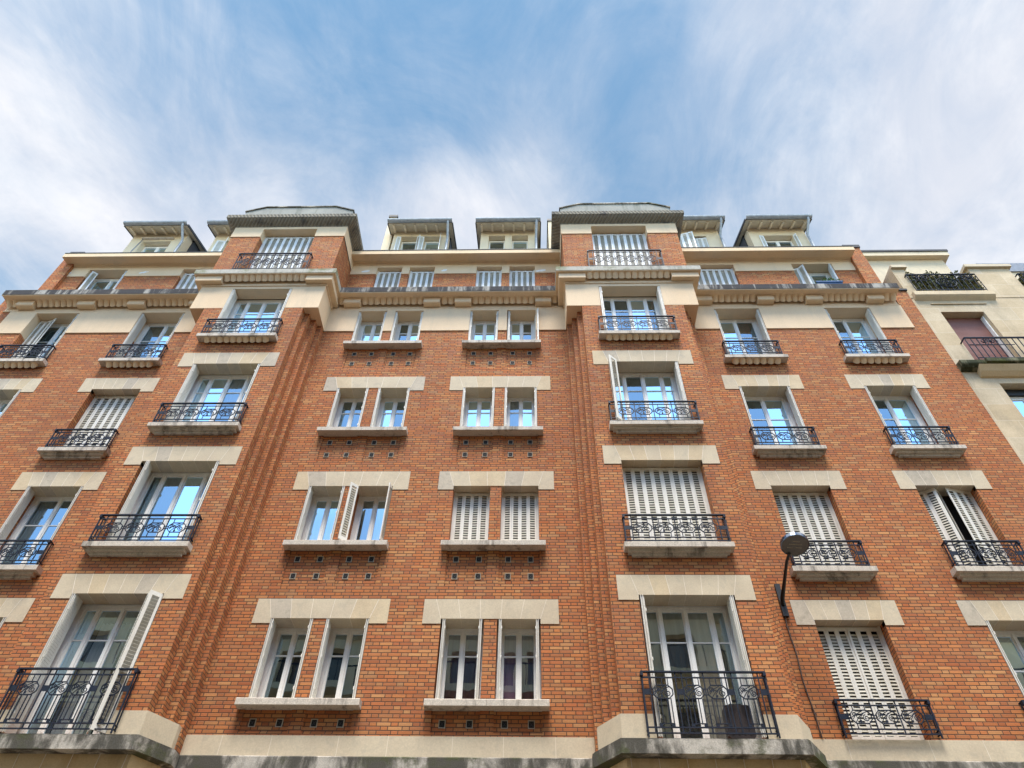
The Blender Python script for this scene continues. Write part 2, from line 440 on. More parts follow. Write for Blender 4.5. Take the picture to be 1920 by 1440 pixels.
TH = .028
for a, b_ in ((XL + .50, segs[0][1]), segs[1], (segs[2][0], XR - .42)):
    rw = MB()
    wall_grid(rw, YM - TH, a, b_, ZCR, ZCO, main_ops + wing_ops, RD + TH)
    under_strip(rw, a, b_, YM - TH, YM + .01, ZCR, main_ops + wing_ops)
    for x in (XL + .50, XR - .42):
        if x in (a, b_): rw.quad((x, YM - TH, ZCR), (x, YM + .01, ZCR), (x, YM + .01, ZCO), (x, YM - TH, ZCO))
    rw.build('render_band', M['cream'], house)

# bays
for c in BAY:
    ops = [(c - BH, c + BH, *BZ[lv]) for lv in LV]
    mb = MB()
    wall_grid(mb, YB, c - 1.28, c + 1.28, 4.28, ZCR, [o for o in ops], RD)
    for s in (-1, 1):
        xs = [1.28, 1.40, 1.52, 1.64]; ys = [YB, YB + .2, YB + .4, YB + .6, YM]
        for k in range(4):
            x = c + s * xs[k]
            mb.quad((x, ys[k], 4.28), (x, ys[k + 1], 4.28), (x, ys[k + 1], ZCR), (x, ys[k], ZCR))
            if k < 3:
                x2 = c + s * xs[k + 1]
                mb.quad((x, ys[k + 1], 4.28), (x2, ys[k + 1], 4.28), (x2, ys[k + 1], ZCR), (x, ys[k + 1], ZCR))
    mb.build('bay_wall', M['brick_short'], house)
    mb = MB()                                         # cream block on top of the bay
    h = 1.665
    wall_grid(mb, YB - .005, c - h, c + h, ZCR, ZCO, [(c - BH, c + BH, *BZ['B'])], RD)
    for s in (-1, 1): mb.quad((c + s * h, YB - .005, ZCR), (c + s * h, YM, ZCR), (c + s * h, YM, ZCO), (c + s * h, YB - .005, ZCO))
    mb.quad((c - h, YB - .005, ZCR), (c - BH, YB - .005, ZCR), (c - BH, YM, ZCR), (c - h, YM, ZCR))
    mb.quad((c + h, YB - .005, ZCR), (c + BH, YB - .005, ZCR), (c + BH, YM, ZCR), (c + h, YM, ZCR))
    mb.build('bay_block', M['cream'], house)
    # top storey of the bay
    op6 = [(c - BH, c + BH, 16.28, 18.82)]
    mb = MB()
    wall_grid(mb, YB, c - 1.66, c + 1.66, 16.28, 18.41, op6, .25)
    for s in (-1, 1): mb.quad((c + s * 1.66, YB, 16.28), (c + s * 1.66, 13.0, 16.28), (c + s * 1.66, 13.0, 18.41), (c + s * 1.66, YB, 18.41))
    mb.build('bay_top_wall', M['brick'], house)
    mb = MB()
    e = .02
    wall_grid(mb, YB - e, c - 1.66 - e, c + 1.66 + e, 18.41, 19.0, op6, .27)
    for s in (-1, 1):
        x = c + s * (1.66 + e)
        mb.quad((x, YB - e, 18.41), (x, 13.0, 18.41), (x, 13.0, 19.0), (x, YB - e, 19.0))
    mb.quad((c - 1.66 - e, YB - e, 18.41), (c - BH, YB - e, 18.41), (c - BH, YB + .02, 18.41), (c - 1.66 - e, YB + .02, 18.41))
    mb.quad((c + 1.66 + e, YB - e, 18.41), (c + BH, YB - e, 18.41), (c + BH, YB + .02, 18.41), (c + 1.66 + e, YB + .02, 18.41))
    mb.build('bay_top_band', M['cream'], house)

# attic storey of the wings and the middle
AT0, AT1 = 16.28, 18.60
attic_ops = []
for c in PAIR: attic_ops += [(c - PO - PH, c - PO + PH, AT0, AT1), (c + PO - PH, c + PO + PH, AT0, AT1)]
for c in WING: attic_ops.append((c - SH, c + SH, AT0, AT1))
for a, b_ in ((XL + .35, BAY[0] - 1.66), (BAY[0] + 1.66, BAY[1] - 1.66), (BAY[1] + 1.66, XR - .25)):
    ab = MB()
    wall_grid(ab, YA, a, b_, 16.28, 18.25, attic_ops, .30)
    ab.build('attic_wall', M['brick'], house)
for a, b_ in ((XL + .72, BAY[0] - 1.66), (BAY[0] + 1.66, BAY[1] - 1.66), (BAY[1] + 1.66, XR - .66)):
    ac = MB()
    wall_grid(ac, YA - .025, a, b_, 18.25, 18.86, attic_ops, .325)
    under_strip(ac, a, b_, YA - .025, YA + .02, 18.25, attic_ops)
    ac.build('attic_band', M['cream'], house)
for x0, x1 in ((XL + .30, XL + .72), (XR - .66, XR - .24)):
    ab = MB(); ab.box(x0, x1, YA - .12, YA + 3, 16.28, 19.32); ab.build('end_pilaster', M['brick'], house)
for x0, x1 in ((XL + .33, XL + .78), (XR - .72, XR - .21)):
    cp = MB(); cp.box(x0, x1, YA - .15, YA + 1.2, 19.323, 19.46); cp.build('pilaster_cap', M['slate'], house)

# pale filler patches left on the attic render
for (x, z, w_) in ((-4.94, 18.40, .15), (-2.56, 18.42, .11), (.36, 18.36, .17), (-14.15, 18.42, .13), (-11.78, 18.44, .15)):
    rr = random.Random(x); n = 14; mb = MB()
    pts = [(x + w_ * math.cos(2 * math.pi * i / n) * rr.uniform(.7, 1.15), YA - .0265, z + .055 * math.sin(2 * math.pi * i / n) * rr.uniform(.6, 1.2) + .03 * math.cos(2 * math.pi * i / n)) for i in range(n)]
    mb.add(pts + [(p[0], YA - .02, p[2]) for p in pts], [tuple(range(n))] + [(i, (i + 1) % n, n + (i + 1) % n, n + i) for i in range(n)])
    mb.build('filler_patch', M['white'], house)

# rooms behind the windows: floors and a back wall
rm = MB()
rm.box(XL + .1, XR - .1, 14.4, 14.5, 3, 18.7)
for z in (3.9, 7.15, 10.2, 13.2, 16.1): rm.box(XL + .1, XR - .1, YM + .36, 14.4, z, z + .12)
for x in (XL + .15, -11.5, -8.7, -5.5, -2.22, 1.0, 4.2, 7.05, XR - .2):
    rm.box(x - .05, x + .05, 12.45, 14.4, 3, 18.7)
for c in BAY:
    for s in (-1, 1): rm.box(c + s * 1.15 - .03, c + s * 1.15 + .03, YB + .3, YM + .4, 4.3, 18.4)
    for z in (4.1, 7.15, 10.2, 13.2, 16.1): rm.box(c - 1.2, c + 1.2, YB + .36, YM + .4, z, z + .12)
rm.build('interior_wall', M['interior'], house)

# ------------------------------------------------------------------ stone base
def bay_plan(c, o=0.0):
    return [(c - 1.61 - o, YM + .05), (c - 1.61 - o, 11.3 - o * .4), (c - 1.30 - o * .45, YB - .004 - o), (c + 1.30 + o * .45, YB - .004 - o),
            (c + 1.61 + o, 11.3 - o * .4), (c + 1.61 + o, YM + .05)]
for a, b_ in segs:
    st = MB()
    st.quad((a, YM - .012, 4.2), (b_, YM - .012, 4.2), (b_, YM - .012, ZB), (a, YM - .012, ZB))
    st.quad((a, YM - .012, ZB), (b_, YM - .012, ZB), (b_, YM + .02, ZB), (a, YM + .02, ZB))
    x = a + .6
    while x < b_ - .2:
        st.box(x - .004, x + .004, YM - .0145, YM - .011, 4.2, ZB, 1); x += random.uniform(.75, 1.35)
    st.build('stone_band', [M['stone1'], M['joint']], house)
for c in BAY:
    P = bay_plan(c)
    L = [P[0], P[1], P[2], (c - BH, YB - .004), (c - BH, YM), ]
    Rr = [P[5], P[4], P[3], (c + BH, YB - .004), (c + BH, YM)]
    for q in (L, Rr):
        st = MB(); st.prismz(q, 4.2, 4.655); st.build('bay_base', M['stone1'], house)
for a, b_ in segs:
    lg = MB(); lg.bevbox(a, b_, YM - .115, YM + .3, 4.07, 4.285, .02); lg.build('ledge', M['ledge'], house)
for c in BAY:
    mb = MB(); mb.prismz(bay_plan(c, .10), 4.06, 4.255); mb.prismz(bay_plan(c, .075), 4.2, 4.278)
    mb.build('bay_ledge', M['ledge'], house)
for a, b_ in segs:
    gw = MB(); gw.box(a, b_, YM + .02, YM + .4, GZ, 4.10); gw.build('ground_storey_wall', M['sand'], house)
for c in BAY:
    gw = MB(); gw.prismz(bay_plan(c, -.09), 3.0, 4.1)
    for k in range(7):
        x = c - 1.2 + k * .4
        gw.bar((x + (x - c) * -.05, YB + .082, 3.0), (x, YB + .082, 4.06), .008, .006, 1)
    gw.build('ground_storey_wall', [M['sand'], M['joint']], house)

# ------------------------------------------------------------------ swept mouldings
def sweep(mb, path, prof, mi=0, close_ends=True):
    """path: plan polyline, the street on its right hand side when walking along +x; prof: (out, z)"""
    n = len(path); P = [Vector(p) for p in path]
    offs = []
    for i in range(n):
        d0 = (P[i] - P[i - 1]).normalized() if i > 0 else None
        d1 = (P[i + 1] - P[i]).normalized() if i < n - 1 else None
        if d0 is None: d0 = d1
        if d1 is None: d1 = d0
        n0 = Vector((d0.y, -d0.x)); n1 = Vector((d1.y, -d1.x))
        mtr = n0 + n1; mtr = mtr / max(.2, mtr.dot(n0)); offs.append(mtr)
    k = len(prof); vs = []
    for i in range(n):
        for o, z in prof: q = P[i] + offs[i] * o; vs.append((q.x, q.y, z))
    fs = [(i * k + j, (i + 1) * k + j, (i + 1) * k + (j + 1) % k, i * k + (j + 1) % k) for i in range(n - 1) for j in range(k)]
    if close_ends: fs += [tuple(range(k)), tuple(range((n - 1) * k + k - 1, (n - 1) * k - 1, -1))]
    mb.add(vs, fs, mi)

h = 1.665
SL, SR = XL + .28, XR - .46
path = [(SL, YM), (BAY[0] - h, YM), (BAY[0] - h, YB), (BAY[0] + h, YB), (BAY[0] + h, YM), (BAY[1] - h, YM), (BAY[1] - h, YB),
        (BAY[1] + h, YB), (BAY[1] + h, YM), (SR, YM)]
mb = MB()
sweep(mb, path, [(-.05, 15.855), (.03, 15.855), (.038, 15.875), (.03, 15.895), (.012, 15.90), (.012, 16.12), (-.05, 16.12)])
mb.build('cornice', M['cream'], house)
sp_main, sp_bay = .40, .245
for a, b_ in ((SL, BAY[0] - h - .2), (BAY[0] + h + .2, BAY[1] - h - .2), (BAY[1] + h + .2, SR)):
    p = sp_main
    mb = MB(); sweep(mb, [(a, YM), (b_, YM)], [(-.05, 16.122), (.15, 16.122), (.18, 16.128), (.21, 16.142), (p - .05, 16.142), (p - .03, 16.122), (p - .012, 16.128), (p - .012, 16.151), (-.05, 16.151)])
    mb.build('cornice_soffit', M['cream'], house)
    mb = MB(); sweep(mb, [(a, YM), (b_, YM)], [(-.5, 16.152), (p, 16.152), (p, 16.36), (p - .03, 16.38), (-.5, 16.40)])
    mb.build('cornice_slab', M['slab_dark'], house)
for c in BAY:
    pth = [(c - h, YM + .1), (c - h, YB), (c + h, YB), (c + h, YM + .1)]; p = sp_bay
    mb = MB(); sweep(mb, pth, [(-.3, 16.122), (.15, 16.122), (.17, 16.128), (p - .04, 16.142), (p - .025, 16.126), (p - .01, 16.13), (p - .01, 16.151), (-.3, 16.151)])
    mb.build('cornice_soffit', M['cream'], house)
    mb = MB(); sweep(mb, [(c - h, YA - .05), (c - h, YB), (c + h, YB), (c + h, YA - .05)], [(-.3, 16.152), (p, 16.152), (p, 16.33), (p - .02, 16.35), (-.3, 16.37)])
    mb.build('cornice_slab', M['slab_light'], house)

# plain blocks and rows of scalloped tiles between them
def scallops(mb, x0, x1, y, z0, z1, p0, p1, pitch=.173):
    """half round tiles hanging convex side down, their lower ends free of the wall"""
    n = max(1, round((x1 - x0) / pitch)); w = (x1 - x0) / n; r = w / 2
    seg = 10
    for i in range(n):
        cx = x0 + (i + .5) * w
        vs = []
        for (p, z, k_) in ((p0, z0, 1.0), (p1, z1, 1.0)):
            for k in range(seg + 1):
                a = math.pi * k / seg
                vs.append((cx - r * math.cos(a), y - p, z - r * k_ * math.sin(a)))
        N = seg + 1
        mb.add(vs, [(k, k + 1, N + k + 1, N + k) for k in range(seg)], 0, True)
        mb.add(vs[:N], [tuple(range(N))], 0); mb.add(vs[N:], [tuple(range(N))], 0)
        mb.add([vs[0], vs[N - 1], vs[2 * N - 1], vs[N]], [(0, 1, 2, 3)], 0)
blocks_main = {'l': (-14.50, [(-14.13, -13.66), (-12.43, -11.95), (-11.03, -10.56), (-9.32, -8.73)], -8.72),
               'c': (-5.38, [(-5.05, -4.60), (-2.87, -2.42), (-2.02, -1.57), (.17, .60)], .95),
               'r': (4.29, [(4.30, 4.93), (6.15, 6.58), (7.44, 7.88), (9.07, 9.50)], SR)}
for k, (s0, bl, s1) in blocks_main.items():
    cur = s0
    for a, b_ in bl:
        sc = MB()
        mb = MB(); mb.prismx([(YM, 15.925), (YM - .185, 15.925), (YM - .205, 15.945), (YM - .205, 16.121), (YM, 16.121)], a, b_); mb.build('cornice_block', M['cream'], house)
        if a - cur > .12: scallops(sc, cur + .02, a - .02, YM, 16.06, 16.245, .085, .26); sc.build('scallop_tiles', M['cream'], house)
        cur = b_
    if s1 - cur > .12: sc = MB(); scallops(sc, cur + .02, s1 - .02, YM, 16.06, 16.245, .085, .26); sc.build('scallop_tiles', M['cream'], house)
for c in BAY:
    mb = MB(); sc = MB()
    o = .17
    for s in (-1, 1):
        xa, xb, xi = c + s * 1.13, c + s * (h + o), c + s * (h - .05)
        mb = MB(); mb.prismz([(xa, YB + .1), (xa, YB - o), (xb, YB - o), (xb, YM - .03), (xi, YM - .03), (xi, YB + .1)], 15.925, 16.121)
        mb.build('cornice_block', M['cream'], house)
    scallops(sc, c - 1.10, c + 1.10, YB, 16.06, 16.245, .085, .235, .17)
    sc.build('scallop_tiles', M['cream'], house)

# attic cornice
for a, b_ in ((XL + .50, BAY[0] - 1.66), (BAY[0] + 1.66, BAY[1] - 1.66), (BAY[1] + 1.66, XR - .63)):
    mb = MB()
    sweep(mb, [(a, YA), (b_, YA)], [(-.2, 18.725), (.045, 18.725), (.06, 18.745), (.045, 18.765), (.085, 18.77), (.10, 18.80), (.12, 18.805), (.37, 18.765), (.40, 18.77), (.40, 18.945), (.37, 18.955), (-.2, 18.97)])
    mb.build('attic_cornice', M['cream'], house)
    mb = MB(); sweep(mb, [(a, YA), (b_, YA)], [(.0, 18.972), (.415, 18.957), (.415, 18.975), (.0, 18.99)])
    mb.build('zinc_flashing', M['slate'], house)

# main roof: low pitched zinc behind the attic cornice
mb = MB(); mb.prismx([(YA + .05, 18.88), (YA + .05, 18.95), (16.5, 20.6), (19.5, 20.6), (19.5, 18.88)], XL + .5, XR - .5)
mb.build('roof', M['zinc'], house)

# eaves and gables of the bays
for c in BAY:
    mb = MB()
    p2 = [(c - 1.67, 13.0), (c - 1.67, YB), (c + 1.67, YB), (c + 1.67, 13.0)]
    sweep(mb, p2, [(0, 18.90), (.04, 18.955), (.10, 18.985), (.19, 19.035), (.25, 19.085), (.27, 19.10), (.27, 19.26), (.24, 19.29), (.10, 19.42), (0, 19.48)])
    mb.build('tiled_eave', M['tile'], house)
    mb = MB()
    mb.prismy([(c - 1.66, 19.0), (c + 1.66, 19.0), (c + 1.66, 19.93), (c + 1.07, 20.19), (c - 1.07, 20.19), (c - 1.66, 19.93)], YB + .02, 13.0)
    mb.build('bay_gable', M['cement'], house)
    mb = MB(); t = .045
    pts = [(c - 1.69, 19.93), (c - 1.08, 20.195), (c + 1.08, 20.195), (c + 1.69, 19.93)]
    mb.prismy(pts + [(x, z + t) for x, z in reversed(pts)], YB - .015, 13.0)
    mb.build('gable_coping', M['ledge'], house)

# ------------------------------------------------------------------ lintels
def lintel(c, half, oh, z, y, lv, n, seed, ears=.095):
    rr = random.Random(seed)
    zb, zt = z; zo = zb + ears
    P = .012
    mb = MB()
    # voussoirs: joints fan out from the middle
    xs_b = [c - oh + 2 * oh * i / (n - 2) for i in range(n - 1)]
    xs_b = [xs_b[0]] + xs_b[1:-1] + [xs_b[-1]]
    def top(x): return c + (x - c) * 1.13
    bounds_b = [c - half] + xs_b + [c + half]
    bounds_t = [c - half] + [top(x) for x in xs_b] + [c + half]
    for i in range(n):
        b0, b1, t0, t1 = bounds_b[i], bounds_b[i + 1], bounds_t[i], bounds_t[i + 1]
        mi = rr.choice([0, 0, 0, 1, 2])
        if i == 0: poly = [(b0, zb), (b1, zb), (b1, zo), (t1, zt), (t0, zt)]
        elif i == n - 1: poly = [(b0, zo), (b0, zb), (b1, zb), (t1, zt), (t0, zt)]
        else: poly = [(b0, zo), (b1, zo), (t1, zt), (t0, zt)]
        mb.prismy(poly, y - P, y + (RD if 0 < i < n - 1 else .10), mi)
    for xb in xs_b:
        xt = top(xb)
        mb.bar((xb, y - P - .001, zo), (xt, y - P - .001, zt), .0095, .003, 3)
        mb.bar((xb, y - P, zo - .001), (xb, y + RD - .02, zo - .001), .0085, .003, 3)
    return mb.build('lintel', [M['stone1'], M['stone2'], M['stone3'], M['joint']], house)
sd = 0
for lv in 'EDC':
    for c in PAIR: sd += 1; lintel(c, 1.205, PO + PH, LZ[lv], YM, lv, 7, sd)
    for c in WING: sd += 1; lintel(c, .925, SH, LZ[lv], YM, lv, 7, sd)
    for c in BAY: sd += 1; lintel(c, 1.145, BH, LZ[lv], YB, lv, 8, sd)

# ------------------------------------------------------------------ sills
for c in PAIR:
    for lv in LV:
        z = PZ[lv][0]; mb = MB()
        for s in (-1, 1):
            a, b_ = sorted((c, c + s * 1.0))
            mb.prismx([(YM + .34, z + .035), (YM - .175, z - .012), (YM - .19, z - .026), (YM - .19, z - .125), (YM + .02, z - .125)], a + (.002 if s > 0 else 0), b_ - (.002 if s < 0 else 0))
        mb.build('window_sill', M['sill'], house)
def french_sill(c, half, z, y, scal):
    mb = MB()
    mb.prismx([(y + .34, z + .03), (y - .185, z - .004), (y - .20, z - .016), (y - .20, z - .115), (y + .02, z - .115)], c - half, c + half)
    if not scal:
        mb.box(c - half + .07, c + half - .07, y - .125, y + .02, z - .165, z - .1152)
        mb.box(c - half + .13, c + half - .13, y - .065, y + .02, z - .215, z - .1652)
    mb.build('window_sill', M['sill'], house)
    if scal:
        sc = MB(); scallops(sc, c - half + .17, c + half - .17, y, z - .145, z - .01, .06, .185, .165)
        sc.build('scallop_tiles', M['cream'], house)
for lv in 'DCB':
    for c in BAY: french_sill(c, .96, BZ[lv][0], YB, lv == 'B')
    for c in WING: french_sill(c, .765, SZ[lv][0], YM, lv == 'B')

# ------------------------------------------------------------------ vents
vm = MB()
for a in ((-.055, -.042, -.066, .066), (.042, .055, -.066, .066), (-.042, .042, -.066, -.053), (-.042, .042, .053, .066)): vm.box(a[0], a[1], -.012, .0, a[2], a[3], 0)
vm.box(-.042, .042, -.006, -.001, -.053, .053, 1)
for s in (-1, 1): vm.bar((-.042, -.008, -s * .053), (.042, -.008, s * .053), .008, .003, 2)
vent_me = vm.mesh('vent', [M['vent'], M['interior'], M['slate']])
for c in PAIR:
    for lv in LV:
        z0 = PZ[lv][0]
        for dz in ((.32, .69) if lv != 'E' else (.33,)):
            for dx in (-.705, -.27, .285, .71): place('vent', vent_me, house, (c + dx, YM + .0215, z0 - dz))

# ------------------------------------------------------------------ balcony railings
def spiral(cx, cz, r, turns, a0, d=1, n=16):
    return [(cx + r * (1 - .82 * i / n) * math.cos(a0 + d * turns * 2 * math.pi * i / n), 0, cz + r * (1 - .82 * i / n) * math.sin(a0 + d * turns * 2 * math.pi * i / n)) for i in range(n + 1)]
def medallion(mb, cx, cz, w, hh):
    k = .30 * hh
    oc = [(-w / 2, -hh / 2 + k), (-w / 2 + k, -hh / 2), (w / 2 - k, -hh / 2), (w / 2, -hh / 2 + k), (w / 2, hh / 2 - k), (w / 2 - k, hh / 2), (-w / 2 + k, hh / 2), (-w / 2, hh / 2 - k)]
    for i in range(8):
        a, b_ = oc[i], oc[(i + 1) % 8]
        mb.bar((cx + a[0], 0, cz + a[1]), (cx + b_[0], 0, cz + b_[1]), .015, .016)
    r1, r2 = hh * .27, hh * .20
    def pl(pts, t=.0125):
        for i in range(len(pts) - 1): mb.bar(pts[i], pts[i + 1], t, .010)
    pl(spiral(cx + w * .24, cz - hh * .10, r1, 1.6, math.pi * .5))
    pl(spiral(cx - w * .30, cz + hh * .17, r2, 1.5, -math.pi * .3))
    # leafy stems crossing the medallion
    for (a, b_) in (((-.42, -.16), (.12, .44)), ((-.32, -.42), (.20, .30)), ((-.10, -.46), (.05, .10)), ((-.06, .02), (.36, .40)), ((-.44, -.02), (-.05, .14))):
        mx, mz = (a[0] + b_[0]) / 2 - .06, (a[1] + b_[1]) / 2 + .05
        pl([(cx + a[0] * w, 0, cz + a[1] * hh), (cx + mx * w, 0, cz + mz * hh), (cx + b_[0] * w, 0, cz + b_[1] * hh)], .011)
    mb.box(cx - w * .12, cx - w * .02, -.006, .006, cz - hh * .40, cz - hh * .24)

RC = {}
def railing_mesh(W, H, n, ret, tall=False, side_plates=True):
    key = (W, H, n, ret, tall)
    if key in RC: return RC[key]
    mb = MB(); a = -W / 2; b_ = W / 2
    mb.box(a - .015, b_ + .015, -.022, .022, H - .022, H)                      # hand rail
    for s in (-1, 1):                                                           # returns to the wall, scrolled end of the hand rail
        x = s * W / 2
        mb.box(x - .015, x + .015, .022, ret, H - .020, H - .004)
        mb.box(x - .02 - .0, x + .02, -.03, .024, H - .075, H - .0222)
        for zz in (.03, .09): mb.box(x - .011, x + .011, .01, ret, zz, zz + .012)
        mb.bar((x, ret * .6, .03), (x, ret * .6, H - .02), .017)
    zs = (H - .095, .10, .03) if not tall else (H - .10, .11, .03)
    for z in zs: mb.box(a, b_, -.008, .008, z - .0095, z + .0095)
    for x in (a, b_): mb.bar((x, 0, -.03), (x, 0, H - .02), .022)
    m0 = .13 if not tall else .10                                               # plate zone at both ends
    if not tall:
        zm = (H - .095 + .10) / 2 + .005; hh = min(.205, (H - .095 - .10) * .60) if H < .7 else .36
        pw = (W - 2 * m0) / n
        for i in range(n):
            cx = a + m0 + pw * (i + .5); w = pw * .80
            medallion(mb, cx, zm, w, hh)
            for s in (-1, 1):                                                   # small struts above and below the medallion
                for q in (-.30, .30):
                    mb.bar((cx + q * w, 0, zm + s * hh / 2), (cx + q * w, 0, H - .095 if s > 0 else .10), .012)
        for i in range(n + 1):
            x = a + m0 + pw * i
            mb.bar((x, 0, .03), (x, 0, H - .02), .016)
            for q in (-.02, .02):
                mb.bar((x - .1 * pw, 0, zm + q), (x + .1 * pw, 0, zm + q), .012)
        for s in (-1, 1):
            x = s * (W / 2 - m0 / 2); mb.box(x - m0 / 2 + .006, x + m0 / 2 - .01, -.004, .004, zm - .042, zm + .042)
    else:
        zm = H * .665; hh = .20; w = .29
        cs = [-W / 2 + .29, -.175, .175, W / 2 - .29]
        for cx in cs:
            medallion(mb, cx, zm, w, hh)
            for q in (-.11, -.055, 0, .055, .11)[::2] if False else (-.105, -.045, .045, .105):
                mb.bar((cx + q, 0, .15), (cx + q, 0, zm - hh / 2), .013)
            for q in (-.09, 0, .09): mb.bar((cx + q, 0, zm + hh / 2), (cx + q, 0, H - .10), .012)
            mb.bar((cx - .11, 0, .165), (cx + .11, 0, .165), .012)
            for q in (-.09, .09): mb.box(cx + q - .025, cx + q + .025, -.006, .006, .125, .165)
        for x in (-W / 2 + .105, -.395 - .03, -.395 + .065, 0, .395 - .065, .395 + .03, W / 2 - .105): mb.bar((x, 0, .03), (x, 0, H - .02), .016)
        for x0, x1 in ((-W / 2 + .01, -W / 2 + .10), (-.415, -.335), (.335, .415), (W / 2 - .10, W / 2 - .01)): mb.box(x0, x1, -.004, .004, zm - .045, zm + .045)
        for x0, x1 in ((-W / 2 + .10, -W / 2 + .145), (-.03, .03), (-.435, -.42), (.42, .435)):
            for q in (-.045, .045): mb.bar((x0, 0, zm + q), (x1, 0, zm + q), .012)
    RC[key] = mb.mesh('balcony_railing', [M['iron']])
    return RC[key]
for lv in 'DCB':
    for c in BAY: place('balcony_railing', railing_mesh(1.83, .60, 4, .14), house, (c, YB - .14, BZ[lv][0] + .02))
    for c in WING: place('balcony_railing', railing_mesh(1.35, .56, 3, .14), house, (c, YM - .14, SZ[lv][0] + .02))
for c in BAY:
    place('balcony_railing', railing_mesh(1.86, .95, 4, .12, True), house, (c, YB - .10, 4.31))
    place('balcony_railing', railing_mesh(2.0, .86, 6, .16), house, (c, YB - .16, 16.39))
for c in WING: place('balcony_railing', railing_mesh(1.45, .56, 3, .10), house, (c, YM - .10, 4.64))

# ------------------------------------------------------------------ windows
def window(x0, x1, z0, z1, y, lights, transom=.36, curtain=None, parent=None, F=.045):
    """timber frame with casements; lights = relative widths of the panes"""
    fr = MB()
    fr.box(x0, x0 + F, y, y + .06, z0, z1); fr.box(x1 - F, x1, y, y + .06, z0, z1)
    fr.box(x0 + F, x1 - F, y, y + .06, z1 - .072, z1); fr.box(x0 + F, x1 - F, y, y + .06, z0, z0 + .045)
    gl = MB()
    tot = sum(lights); X = x0 + F; Wd = x1 - x0 - 2 * F
    S = .05
    zb, zt = z0 + .045, z1 - .072
    for i, l in enumerate(lights):
        a = X; b_ = X + Wd * l / tot; X = b_
        yy = y + .012
        fr.box(a + .003, a + S, yy, yy + .04, zb, zt); fr.box(b_ - S, b_ - .003, yy, yy + .04, zb, zt)
        fr.box(a + S, b_ - S, yy, yy + .04, zt - S, zt - .003); fr.box(a + S, b_ - S, yy, yy + .04, zb + .003, zb + .10)
        if transom:
            zt_ = zt - (zt - zb) * transom; fr.box(a + S, b_ - S, yy + .004, yy + .034, zt_ - .011, zt_ + .011)
        if i: fr.box(a - .022, a + .022, yy - .018, yy - .0005, zb, zt)          # cover strip between casements
        tl = random.uniform(-.004, .004)
        gl.quad((a + S, y + .032 - tl, zb + .1), (b_ - S, y + .032 + tl, zb + .1), (b_ - S, y + .032 + tl, zt - S), (a + S, y + .032 - tl, zt - S))
    w = fr.build('window', M['frame'], parent or house)
    gl.build('glass', M['glass'], w)
    if curtain:
        for (m_, a, b_, q0, q1) in curtain:
            cm = MB(); n = 24
            xa, xb = x0 + (x1 - x0) * a, x0 + (x1 - x0) * b_; za, zc = z0 + (z1 - z0) * q0, z0 + (z1 - z0) * q1
            vs = []
            for i in range(n + 1):
                x = xa + (xb - xa) * i / n; yv = y + .085 + .018 * math.sin(i * 1.9 + x * 3)
                vs += [(x, yv, za), (x, yv + .01, zc)]
            cm.add(vs, [(2 * i, 2 * i + 2, 2 * i + 3, 2 * i + 1) for i in range(n)], 0, True)
            cm.build('curtain', M[m_], w)
    return w

# folded metal shutters standing in the reveal
FC = {}
def folded_shutter(x, z0, z1, y, side, n=4, depth=.21, gap=.012, out=.0, lean=0.0, m_='shutter'):
    """a stack of folded leaves against the jamb; side=+1 stands at the left jamb"""
    mb = MB(); t = .011
    for k in range(n):
        xa = side * (gap + k * (t + .006)); d0 = -.012 - out + (.016 if k % 2 else 0); d1 = depth - (0 if k % 2 else .02)
        sk = side * lean
        vs = []
        for zz in (z0 + .02, z1 - .025):
            for (xx, yy) in ((xa + sk, d0), (xa + side * t + sk, d0), (xa + side * t, d1), (xa, d1)): vs.append((xx, yy, zz))
        mb.add(vs, [(3, 2, 1, 0), (4, 5, 6, 7), (0, 1, 5, 4), (1, 2, 6, 5), (2, 3, 7, 6), (3, 0, 4, 7)])
    # louvre ribs on the face turned to the window, hinges on the front edge
    xf = side * (gap + n * (t + .006) - .006); k = 0
    zz = z0 + .12
    while zz < z1 - .14:
        if lean == 0: mb.box(min(xf, xf + side * .006), max(xf, xf + side * .006), .03, depth - .07, zz, zz + .022)
        zz += .047
    for q in (.12, .5, .86):
        zq = z0 + (z1 - z0) * q
        mb.box(min(xf + side * lean, xf + side * (.012 + lean)), max(xf + side * lean, xf + side * (.012 + lean)), -.018 - out, .006 - out, zq, zq + .05)
    return mb.build('shutter', M[m_], house, (x, y, 0))

